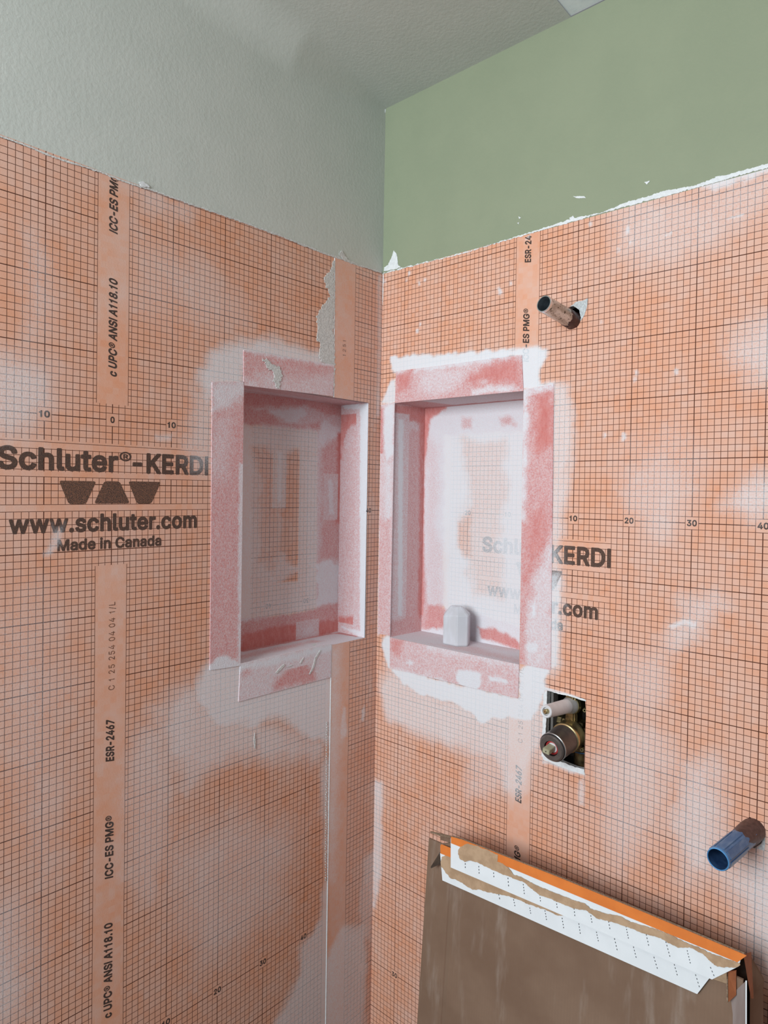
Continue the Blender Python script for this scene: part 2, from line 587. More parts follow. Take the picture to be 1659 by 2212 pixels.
sl.dust(-.08, .6, .8, (735, 868), (786, 880), (782, 905), (748, 930), (736, 990))
sl.dust(-.06, .6, .7, (730, 1330), (775, 1330), (790, 1345), (788, 1370), (760, 1362), (730, 1362))
sl.dust(.95, .25, .3, (778, 880), (788, 872), (796, 872), (793, 1374), (779, 1368), (777, 1330))
sl.dust(.92, .2, .3, (738, 874), (795, 872), (795, 882), (745, 884))
sl.dust(.92, .2, .3, (737, 1353), (792, 1368), (792, 1380), (760, 1368))
tl = Surf(2, .2325, .42)
tl.p.append((1, .5, 0, [(-12, -40), (5, -40), (5, 0), (-12, 0)]))
tl.dust(.60, .5, .5, (-7.5, -38), (-5.0, -38), (-5.5, -15), (-7.5, -12), cm=True)
bs = Surf(2, -.2765, .86)
bs.p.append((1, .5, 0, [(-12, -40), (5, -40), (5, 0), (-12, 0)]))
bs.dust(-.50, 1.2, 1.2, (-6, -34), (-3.5, -34), (-4, -12), (-6, -14), cm=True)
bs.dust(-.15, .4, .4, (-8.6, -30), (-7.6, -30), (-7.6, -4), (-2, -3.2), (-2, -4.5), (-8.6, -6), cm=True)
bR = Surf(1, DR, .90)         # back of the right niche
bR.dust(-.62, 1.6, 1.8, (1000, 950), (1090, 955), (1092, 1060), (1080, 1180), (1085, 1290), (1020, 1290), (1012, 1210), (990, 1180), (992, 1110), (1015, 1080), (1005, 1010))
bR.dust(-.38, .8, .8, (990, 1130), (1015, 1110), (1020, 1200), (1005, 1205), (991, 1185))
bR.dust(-.36, .6, .5, (905, 880), (926, 880), (922, 940), (917, 1050), (916, 1180), (924, 1300), (926, 1360), (900, 1360))
bR.dust(-.70, 2, 1.5, (920, 940), (948, 960), (945, 1150), (958, 1200), (958, 1310), (925, 1310), (918, 1150))
bR.dust(-.08, .4, .6, (905, 875), (935, 872), (975, 868), (960, 885), (930, 905), (920, 980), (912, 1010), (905, 1000))
bR.dust(-.12, .35, .5, (908, 990), (916, 1000), (915, 1330), (906, 1330))
bR.dust(-.50, .7, .8, (1000, 905), (1018, 905), (1020, 925), (1002, 925))
bR.dust(-.42, .7, .8, (1078, 902), (1100, 903), (1116, 920), (1085, 916))
bR.dust(-.20, .6, .8, (922, 1305), (960, 1312), (962, 1356), (920, 1356))
bR.dust(-.14, .5, .9, (1030, 1352), (1070, 1358), (1100, 1372), (1126, 1388), (1126, 1405), (1040, 1378))
bR.pink(1, .3, .6, (895, 850), (1140, 830), (1140, 932), (960, 940), (957, 1313), (1040, 1330), (1140, 1358), (1140, 1420), (895, 1370))
sR = Surf(0, .0435, .62)      # left cheek of the right niche
sR.pink(1, .5, 0, (840, 840), (930, 840), (930, 1400), (840, 1400))
sR.dust(-.14, .4, .5, (846, 870), (925, 880), (925, 915), (905, 914), (846, 903))
sR.dust(-.40, .8, .8, (873, 935), (912, 925), (912, 1360), (870, 1370))
sR.dust(-.10, .5, .4, (904, 900), (925, 890), (922, 1365), (900, 1360))
sR.dust(-.30, .6, .5, (850, 930), (863, 930), (866, 985), (850, 990))
sR.dust(.92, .25, .3, (862, 905), (872, 905), (869, 1330), (861, 1330))
sR.dust(-.35, .8, .8, (846, 1340), (912, 1330), (912, 1362), (846, 1378))
tR = Surf(2, .2345, .74)
tR.p.append((1, .5, 0, [(0, -3), (40, -3), (40, 12), (0, 12)]))
tR.dust(-.15, .7, .6, (3, 5), (14, 8.2), (37, 8.8), (37, 10), (3, 10), cm=True)
tR.dust(-.30, .7, .6, (3, -1), (10, -1), (14, 9), (3, 9), cm=True)
bsR = Surf(2, -.2745, .86)
bsR.p.append((1, .5, 0, [(0, -3), (40, -3), (40, 12), (0, 12)]))
bsR.dust(-.60, 1.5, 1.5, (14, 1), (36, .5), (36, 4), (20, 5), cm=True)
for s_ in (bs, bsR):
    pass


def uv_left(V):
    U = V[:, 1] * 100 + 60.3225; Z = V[:, 2] * 100 - 14.5012
    return np.stack([U + .0033 * Z, Z - .0033 * U], 1)


def uv_right(V):
    U = V[:, 0] * 100 - 36.6399; Z = V[:, 2] * 100
    return np.stack([U + .0026 * Z, Z - .0026 * U], 1)


def uv_lap(V):
    return np.stack([V[:, 1] * 100 - 36.64, V[:, 2] * 100], 1)


def uv_back_right(V):
    return np.stack([np.maximum(V[:, 0] * 100 - 36.64 - .55, -60), V[:, 2] * 100 + .1], 1)


def uv_back_left(V):            # this offcut hangs upside down
    return np.stack([-(V[:, 1] * 100 + 13.32) + 30, -(V[:, 2] * 100 + 19.55)], 1)


def wall(name, axis, sgn, holes, surf, uvf, paint, fine_to):
    """wall plane with real openings: holes = polygons (a, z) in metres, a = distance from the corner * sgn"""
    k = 1 - axis
    a = np.concatenate([np.arange(0, fine_to, .003), np.linspace(fine_to, 1.75, 20)])
    z = np.concatenate([np.linspace(ZF, -1.13, 12), np.arange(-1.127, ZT, .003), [ZT]])
    rects = []
    for h in holes:
        h = np.array(h)
        aa = h[:, 0]
        r = (aa.min() - .004, aa.max() + .004, h[:, 1].min() - .004, h[:, 1].max() + .004)
        rects.append(r)
        a = np.concatenate([a, r[:2]]); z = np.concatenate([z, r[2:]])
    a, z = np.unique(np.round(a, 5)), np.unique(np.round(z, 5))
    na, nz = len(a), len(z)
    A, Z = np.meshgrid(a, z)
    P2 = np.stack([A.ravel(), Z.ravel()], 1)
    i = np.arange(nz - 1)[:, None] * na + np.arange(na - 1)[None, :]
    F = np.stack([i, i + 1, i + na + 1, i + na], -1).reshape(-1, 4)
    ca = ((a[:-1] + a[1:]) / 2)[None, :].repeat(nz - 1, 0).ravel(); cz = ((z[:-1] + z[1:]) / 2)[:, None].repeat(na - 1, 1).ravel()
    keep = np.ones(len(F), bool)
    for r in rects:
        keep &= ~((ca > r[0]) & (ca < r[1]) & (cz > r[2]) & (cz < r[3]))
    F = [tuple(f) for f in F[keep]]
    mi = [0] * len(F)
    V3 = lambda p, d: ((sgn * p[0] if k == 0 else d), (sgn * p[0] if k == 1 else d), p[1])
    verts = [V3(p, 0.0) for p in P2]
    depth = .013 if axis == 1 else -.013
    for h, r in zip(holes, rects):
        ia = np.where((a > r[0] - 1e-4) & (a < r[1] + 1e-4))[0]; iz = np.where((z > r[2] - 1e-4) & (z < r[3] + 1e-4))[0]
        loop = [iz[0] * na + q for q in ia] + [q * na + ia[-1] for q in iz[1:]] + [iz[-1] * na + q for q in ia[::-1][1:]] + [q * na + ia[0] for q in iz[::-1][1:-1]]
        n0 = len(verts); m = len(h)
        verts += [V3(p, 0.0) for p in h]
        pl = [[Vector((P2[q][0], P2[q][1], 0)) for q in loop], [Vector((p[0], p[1], 0)) for p in h]]
        ids = loop + list(range(n0, n0 + m))
        for tr in tessellate_polygon(pl):
            F.append(tuple(ids[q] for q in tr)); mi.append(0)
        verts += [V3(p, depth) for p in h]
        for q in range(m):
            F.append((n0 + q, n0 + (q + 1) % m, n0 + m + (q + 1) % m, n0 + m + q)); mi.append(2)
    n0 = len(verts)
    ae = 1.75
    verts += [V3((0, ZT), 0.0), V3((ae, ZT), 0.0), V3((ae, ZC + .0), 0.0), V3((0, ZC + .0), 0.0)]
    if axis == 1:
        F.append((n0, n0 + 1, n0 + 2, n0 + 3)); mi.append(1)
    V = np.array(verts)
    d, p = surf.eval(V)
    o = mesh(name, V, F, [M_MEM, paint, M_BOARD], None, uvf(V), d, p, mi)
    o['kind'] = 'structure'
    return o


def pxpoly(axis, poly, sg=1):
    return [(sg * on(axis, 0.0, a, b)[1 - axis], on(axis, 0.0, a, b)[2]) for a, b in poly]


NL = [(.0385, .2325), (.3610, .2335), (.3606, -.2780), (.0365, -.2765)]
NR = [(.0405, .2340), (.3613, .2340), (.3638, -.2745), (.0390, -.2745)]
valve_hole = [(1182, 1492), (1205, 1497), (1232, 1502), (1252, 1509), (1264, 1513), (1266, 1545), (1264, 1575), (1263, 1620), (1262, 1664), (1240, 1659), (1210, 1647), (1176, 1634), (1179, 1560)]
pipe_hole = [(1222, 668), (1238, 660), (1252, 668), (1258, 688), (1250, 698), (1236, 704), (1224, 700), (1218, 685)]
drain_hole = [(1608, 1772), (1620, 1765), (1634, 1772), (1645, 1788), (1649, 1806), (1645, 1822), (1630, 1832), (1612, 1824), (1604, 1800)]
left = wall('wall_left', 0, -1, [NL], wl, uv_left, M_GREY, .93)
right = wall('wall_right', 1, 1, [NR] + [pxpoly(1, p) for p in (valve_hole, pipe_hole, drain_hole)], wr, uv_right, M_GREEN, .90)

# ceiling: grey plaster sweeping up the left wall through a soft cove, a pale unpainted board beyond it
SL = .05
ny, nx = 90, 60
V, mi = [], []
ys = np.concatenate([np.linspace(0, .5, 60), np.linspace(.53, 1.75, 31)])
prof = np.concatenate([[0], np.linspace(.02, 1, 24)])
for y in ys:
    zc = ZC + SL * y
    r = rx = min(.07, .004 + .25 * y)
    row = [(0, -y, ZT)]
    for t in np.linspace(0, 1, 10)[1:]:
        row.append((0, -y, ZT + (zc - r - ZT) * t))
    for th in np.linspace(0, math.pi / 2, 22)[1:]:
        row.append((rx - rx * math.cos(th), -y, zc - r + r * math.sin(th)))
    for t in np.linspace(0, 1, 26)[1:]:
        row.append((rx + (.442 - rx) * t, -y, zc))
    V.append(row)
n = len(V[0])


def strip_mesh(name, j0, j1):
    w = j1 - j0
    F = [(i * w + j, i * w + j + 1, (i + 1) * w + j + 1, (i + 1) * w + j) for i in range(len(ys) - 1) for j in range(w - 1)]
    return mesh(name, [p for r_ in V for p in r_[j0:j1]], F, [M_GREY], smoothf=True)


part(left, strip_mesh('painted_plaster', 0, 16))
ceil = strip_mesh('ceiling', 15, n)
ceil['kind'] = 'structure'
pale = []
for y in (0, 1.75):
    zc = ZC + SL * y
    pale += [(.442, -y, zc + .002), (1.75, -y, zc + .002), (1.75, -y, zc + .02), (.442, -y, zc + .02)]
pb = mesh('ceiling_board', pale, [(0, 1, 5, 4), (0, 4, 7, 3), (3, 7, 6, 2)], [M_FRESH])
part(ceil, pb)
floor_ = mesh('floor', [(-.02, .02, ZF), (2.4, .02, ZF), (2.4, -3.2, ZF), (-.02, -3.2, ZF)], [(0, 1, 2, 3)], [M_FLOOR])
floor_['kind'] = 'structure'

# the right-hand sheet laps over the left wall and ends in a raised edge
e = .0009
seam = [(-.1443 + .0, ZT), (-.1365, -.38), (-.1367, -.91), (-.134, -1.13), (-.134, ZF)]


def lapq(y0t, y0b, y1t, y1b, zt, zb):
    return [(e, y0t, zt), (e, y1t, zt), (e, y1b, zb), (e, y0b, zb)]


lapm = quads('membrane_lap', [lapq(-.1443, -.1410, 0, 0, ZT - .002, .2325), lapq(-.0385, -.0365, 0, 0, .2325, -.2765),
                              lapq(-.1368, -.1365, 0, 0, -.2765, -.91), lapq(-.1365, -.134, 0, 0, -.91, ZF)], [M_MEM], lap, uv_lap, .003, left)
for (y0, z0), (y1, z1) in zip([(-.1443, ZT - .002), (-.1368, -.2765), (-.1365, -.91)], [(-.1410, .2325), (-.1365, -.91), (-.134, ZF)]):
    part(left, orient(mesh('membrane_edge', [(.0001, y0 - .0011, z0), (.0012, y0 - .0002, z0), (.0012, y0 + .0008, z0), (.0001, y1 - .0011, z1), (.0012, y1 - .0002, z1), (.0012, y1 + .0008, z1)],
                           [(0, 1, 4, 3), (1, 2, 5, 4), (0, 2, 1), (3, 4, 5)], [M_PLASTER])))


# ------------------------------------------------------------------ torn plaster, caulk and thinset marks on the walls
def flake(name, axis, poly, mat, off, parent, amp=1.2, seed=1, step=1.6):
    sg = 1 if axis == 0 else -1
    pts = [on(axis, sg * .0002, a, b) for a, b in ragged(poly, amp, step, seed)]
    nrm = (1, 0, 0) if axis == 0 else (0, -1, 0)
    return solid_poly(name, pts, nrm, off, mat, parent)


flake('thinset_smear', 0, [(721, 563), (722, 650), (720, 720), (723, 770), (720, 845), (716, 830), (708, 812), (704, 786), (690, 775), (692, 742), (684, 735), (686, 700), (683, 682), (692, 668), (704, 655), (713, 638), (702, 615), (700, 600), (706, 590), (715, 588), (718, 572)], M_THINSET, .0012, left, 5, 4, 1.0)
flake('thinset_smear', 0, [(566, 774), (575, 774), (583, 784), (590, 791), (597, 793), (606, 800), (607, 815), (604, 824), (602, 836), (597, 839), (594, 830), (589, 818), (590, 806), (578, 799), (570, 786)], M_THINSET, .0026, left, 7, 9, .8)
flake('plaster_patch', 1, [(829, 586), (830, 578), (838, 573), (846, 556), (851, 541), (856, 547), (859, 560), (861, 574), (866, 578), (850, 583)], M_PLASTER, .0007, right, 2, 2)
edge_top = [(829, 589), (900, 571), (1000, 546), (1070, 525), (1115, 511), (1150, 500), (1180, 491), (1230, 474), (1300, 459), (1330, 447), (1352, 438), (1400, 424), (1440, 411), (1500, 402), (1545, 384), (1600, 370), (1665, 352), (1720, 336)]
edge_bot = [(1720, 346), (1665, 361), (1600, 379), (1545, 394), (1500, 407), (1440, 424), (1400, 434), (1352, 446), (1300, 461), (1230, 481), (1180, 495), (1150, 503.5), (1115, 513.5), (1070, 527), (1000, 548), (900, 573), (829, 592)]
flake('plaster_edge', 1, edge_top + edge_bot, M_PLASTER, .0008, right, 3.2, 5, 1.4)
for k, pl in enumerate(([(1230, 471), (1238, 466), (1240, 472), (1232, 475)], [(1392, 394), (1404, 391), (1398, 399)], [(1238, 424), (1262, 424), (1266, 428), (1246, 428)], [(1120, 467), (1126, 470), (1122, 473)],
                        [(1544, 382), (1557, 379), (1552, 385)], [(1117, 482), (1122, 480), (1121, 485)])):
    flake('paint_chip', 1, pl, M_PLASTER, .0006, right, 1.5, 20 + k, 1.2)
caulk = [(832, 236), (830.5, 250), (828, 300), (826.5, 360), (825.5, 420), (825, 480), (824.2, 540), (823.4, 590)]
flake('caulk_bead', 1, [(a + 1.6, b) for a, b in caulk] + [(a - .6, b) for a, b in caulk[::-1]], M_PLASTER, .0016, right, 1.0, 31, 3)
flake('caulk_line', 1, [(835, 233), (900, 200), (1000, 150), (1090, 104), (1090, 102), (1000, 147.5), (900, 198), (835, 231)], M_GREY, .0008, right, 1.0, 33, 3)
tl_edge = [(-60, 272), (0, 295), (60, 317), (120, 342), (210, 370), (280, 397), (330, 412), (420, 445), (500, 472), (600, 508), (700, 548), (725, 556), (770, 572), (823, 589)]
flake('thinset_edge', 0, [(a, b - 2.5) for a, b in tl_edge] + [(a, b + 1.2) for a, b in tl_edge[::-1]], M_THINSET, .0012, left, 2.2, 41, 3)
flake('thinset_smear', 0, [(731, 548), (738, 541), (745, 553), (752, 562), (770, 570), (758, 571), (742, 562)], M_THINSET, .0015, left, 2, 43)
flake('thinset_smear', 0, [(298, 397), (306, 392), (316, 398), (322, 405), (308, 404)], M_PLASTER, .002, left, 2, 47)
flake('plaster_drip', 1, [(824, 592), (829, 592), (828, 640), (825, 690), (823, 690)], M_PLASTER, .0006, right, 1.5, 51)
for k, pl_ in enumerate(([(548, 1598), (550, 1582), (552, 1600), (551.5, 1618), (549.5, 1616)], [(594, 1452), (604, 1441), (612, 1434), (614, 1437), (606, 1446), (597, 1455)], [(666, 1456), (674, 1440), (679, 1420), (690, 1404), (692, 1405), (682, 1422), (677, 1441), (668, 1457)],
                         [(672, 1393), (682, 1390), (678, 1395)], [(616, 1441), (630, 1436), (628, 1439)], [(646, 1432), (654, 1420), (655, 1422), (648, 1434)])):
    flake('plaster_ridge', 0, pl_, M_THINSET, .0023 if k else .0010, left, .6, 120 + k, 1.2)
# beads of thinset pressed out along the lap edge
rng = np.random.RandomState(4)
bmx = bmesh.new()
for k in range(62):
    yy = 1560 + k * 5.6 + rng.uniform(-1, 1)
    xx = 711.5 - (yy - 1500) * .0085 - 4.5 - rng.uniform(0, 1.5)
    p = onL(xx, yy)
    mt = Matrix.Translation(Vector((.0004, p[1], p[2]))) @ Matrix.Rotation(rng.uniform(.5, .9), 4, 'X') @ Matrix.Diagonal((.0016, rng.uniform(.0010, .0015), rng.uniform(.0026, .0036), 1))
    bmesh.ops.create_icosphere(bmx, subdivisions=1, radius=1, matrix=mt)
me = bpy.data.meshes.new('thinset_beads'); bmx.to_mesh(me); bmx.free()
bd = link('thinset_beads', me, M_THINSET); bd['kind'] = 'stuff'; part(left, bd)

# ------------------------------------------------------------------ niches
NLr = empty('wall_niche', (-DL / 2, -.2, -.277), 'tall recessed niche in the left wall, red-edged, empty, its back showing upside-down numbers', 'niche')
NRr = empty('wall_niche', (.2, DR / 2, -.2745), 'tall recessed niche in the right wall holding the white crystal, its back mostly white', 'niche')


def band(surf_axis, pts, name, root, surf):
    q = [on(surf_axis, (.0016 if surf_axis == 0 else -.0016), a, b) for a, b in pts]
    o = quads(name, [q], [M_MEM], surf, None, .0025, root)
    sg = Vector((-1, 0, 0)) if surf_axis == 0 else Vector((0, 1, 0))
    bm = bmesh.new(); bm.from_mesh(o.data)
    ed = [ed_ for ed_ in bm.edges if len(ed_.link_faces) == 1]
    r = bmesh.ops.extrude_edge_only(bm, edges=ed)
    for v in r['geom']:
        if isinstance(v, bmesh.types.BMVert):
            v.co += sg * .0016
    bm.to_mesh(o.data); bm.free()
    return o


def bsurf(axis, base):
    s = Surf(axis, .0012 if axis == 0 else -.0012, base)
    s.pink(1, .5, 0, (-4000, -4000), (6000, -4000), (6000, 6000), (-4000, 6000))
    s.p[-1] = (1, .5, 0, [(-300, -300), (300, -300), (300, 300), (-300, 300)])
    return s


def q_left(y0, z0, y1, z1):
    return None


yL0, yL1 = -.361, -.0385
zLt, zLb = .233, -.277
B = lambda x, y, z: (x, y, z)
quads('back_panel', [[(-DL, yL0, zLt), (-DL, yL1, zLt), (-DL, yL1, zLb), (-DL, yL0, zLb)]], [M_MEM], bl, lambda V: np.where((V[:, 1:2] > -.1042) | (V[:, 1:2] < -.2805), 47.3, uv_back_left(V)), .0025, NLr)
quads('side_panel', [[(0, yL1, zLt), (-DL, yL1, zLt), (-DL, yL1, zLb), (0, yL1, zLb)]], [M_MEM], sl, None, .0025, NLr)
quads('side_panel', [[(0, yL0, zLt), (-DL, yL0, zLt), (-DL, yL0, zLb), (0, yL0, zLb)]], [M_MEM], sl, None, .01, NLr)
quads('top_panel', [[(0, yL0, .2335), (0, yL1, .2325), (-DL, yL1, .2325), (-DL, yL0, .2335)]], [M_MEM], tl, None, .003, NLr)
quads('shelf', [[(0, yL0, -.2778), (0, yL1, -.2764), (-DL, yL1, -.2755), (-DL, yL0, -.2768)]], [M_MEM], bs, None, .003, NLr)
s = bsurf(0, .34)
s.dust(.80, 1.0, 1.2, (455, 822), (530, 822), (528, 858), (500, 872), (470, 890), (455, 890)).dust(.92, .35, .6, (450, 1440), (466, 1425), (487, 1414), (502, 1424), (521, 1432), (521, 1455), (450, 1455))
s.dust(.55, 2, 1.5, (455, 900), (500, 890), (490, 1020), (460, 1030)).dust(.80, .3, .4, (516, 1000), (528, 1000), (521, 1440), (514, 1440)).dust(.20, 3, 2, (470, 1100), (505, 1080), (505, 1180), (470, 1190))
band(0, [(458.5, 824.5), (527, 824.5), (519.5, 1438), (453.5, 1448)], 'sealing_band', NLr, s)
s = bsurf(0, .34)
s.dust(.85, .5, .6, (520, 752), (600, 764), (725, 785), (725, 793), (600, 770), (520, 758)).dust(.62, 2, 1.5, (560, 810), (722, 810), (722, 870), (560, 850)).dust(.1, 1.5, 1, (530, 765), (620, 775), (600, 800), (530, 800))
s.dust(.65, 1, .6, (528, 815), (560, 822), (560, 845), (528, 840))
band(0, [(526.5, 755.5), (721.5, 788), (719.5, 856), (526.5, 832.5)], 'sealing_band', NLr, s)
s = bsurf(0, .72)
s.dust(-.25, 1.2, 1.2, (590, 1480), (620, 1440), (660, 1430), (680, 1450), (680, 1470), (590, 1495)).dust(.95, .6, .5, (515, 1437), (640, 1410), (720, 1388), (720, 1404), (640, 1425), (515, 1452)).dust(-.35, .7, .7, (525, 1450), (540, 1445), (538, 1456), (527, 1460))
band(0, [(519.5, 1433.5), (716, 1390.5), (714.5, 1463), (515.5, 1516)], 'sealing_band', NLr, s)

xR0, xR1, zRt, zRb = .0405, .3625, .234, -.2745
quads('back_panel', [[(xR0, DR, zRt), (xR1, DR, zRt), (xR1, DR, zRb), (xR0, DR, zRb)]], [M_MEM], bR, lambda V: np.where(V[:, 2:3] > .165, 47.3, np.where(V[:, 0:1] < .125, 47.3, uv_back_right(V))), .0025, NRr)
quads('side_panel', [[(xR0, 0, zRt), (.049, DR, zRt), (.049, DR, zRb), (xR0 - .001, 0, zRb)]], [M_MEM], sR, None, .0025, NRr)
quads('side_panel', [[(xR1, 0, zRt), (xR1, DR, zRt), (xR1, DR, zRb), (xR1 + .001, 0, zRb)]], [M_MEM], sR, None, .01, NRr)
quads('top_panel', [[(xR0, 0, zRt), (xR1, 0, zRt), (xR1, DR, zRt - .004), (xR0, DR, zRt - .004)]], [M_MEM], tR, None, .003, NRr)
quads('shelf', [[(xR0, 0, zRb), (xR1 + .001, 0, zRb), (xR1 + .001, DR, zRb + .002), (xR0, DR, zRb + .002)]], [M_MEM], bsR, None, .003, NRr)
s = bsurf(1, .38)
s.dust(.66, 1.5, 1.5, (900, 800), (1000, 790), (1060, 770), (1040, 800), (950, 850), (900, 850)).dust(.85, .6, .8, (855, 800), (1000, 782), (1130, 760), (1130, 776), (1000, 790), (855, 812)).dust(.92, .3, .6, (1030, 822), (1060, 806), (1064, 812), (1040, 828)).dust(.8, .4, .6, (1020, 845), (1060, 832), (1126, 830), (1126, 842), (1020, 852))
s.dust(-.08, 1.6, 1.2, (1020, 800), (1100, 775), (1122, 780), (1122, 830), (1060, 830), (1010, 825)).dust(-.12, 1.2, 1, (858, 810), (890, 800), (885, 840), (858, 850))
band(1, [(855.5, 802), (1127, 766.5), (1130.5, 844.5), (853, 870.5)], 'sealing_band', NRr, s)
s = bsurf(1, .32)
s.dust(.9, .8, .8, (1128, 836), (1142, 836), (1138, 1000), (1131, 1120), (1126, 1120)).dust(.85, .5, .6, (1130, 840), (1200, 826), (1200, 842), (1130, 856)).dust(.72, 1.2, 1.5, (1138, 1330), (1150, 1260), (1170, 1215), (1195, 1160), (1195, 1460), (1128, 1450)).dust(.95, .5, .6, (1150, 1300), (1158, 1288), (1156, 1330), (1149, 1330)).dust(.92, .6, .8, (1130, 1390), (1165, 1385), (1168, 1405), (1150, 1415), (1130, 1405))
s.dust(-.04, 1.6, 1.2, (1155, 850), (1194, 845), (1193, 960), (1160, 980)).dust(-.14, 1.6, 1.2, (1140, 1130), (1175, 1080), (1180, 1170), (1150, 1240), (1132, 1260)).dust(-.3, 1, 1, (1124, 1300), (1135, 1300), (1132, 1435), (1122, 1435))
band(1, [(1131, 841.5), (1196, 829.5), (1189.5, 1447.5), (1122.5, 1434)], 'sealing_band', NRr, s)
s = bsurf(1, .62)
s.dust(.93, .5, .6, (832, 878), (852, 872), (848, 980), (834, 1000), (828, 940)).dust(-.10, .7, .6, (818, 880), (828, 880), (823, 1100), (816, 1100)).dust(.8, .8, .8, (832, 1000), (848, 1000), (845, 1120), (834, 1120))
s.dust(-.45, 1, .8, (818, 1120), (845, 1120), (842, 1372), (816, 1368))
band(1, [(823, 875), (852.5, 870), (842.5, 1373), (816.5, 1369)], 'sealing_band', NRr, s)
s = bsurf(1, .52)
s.dust(-.18, 1.2, 1, (842, 1380), (870, 1384), (865, 1415), (842, 1410)).dust(.96, .3, .7, (990, 1449), (1040, 1452), (1040, 1475), (1030, 1490), (990, 1480), (985, 1465)).dust(.93, .3, .5, (1055, 1460), (1092, 1468), (1095, 1474), (1060, 1472)).dust(.9, .3, .5, (876, 1429), (894, 1428), (890, 1436), (878, 1434))
s.dust(.8, .6, .6, (842, 1440), (960, 1468), (960, 1480), (842, 1450)).dust(.75, 1, 1, (920, 1390), (1120, 1432), (1120, 1445), (920, 1402))
band(1, [(842, 1377), (1121.5, 1435.5), (1118.5, 1509), (842, 1443)], 'sealing_band', NRr, s)


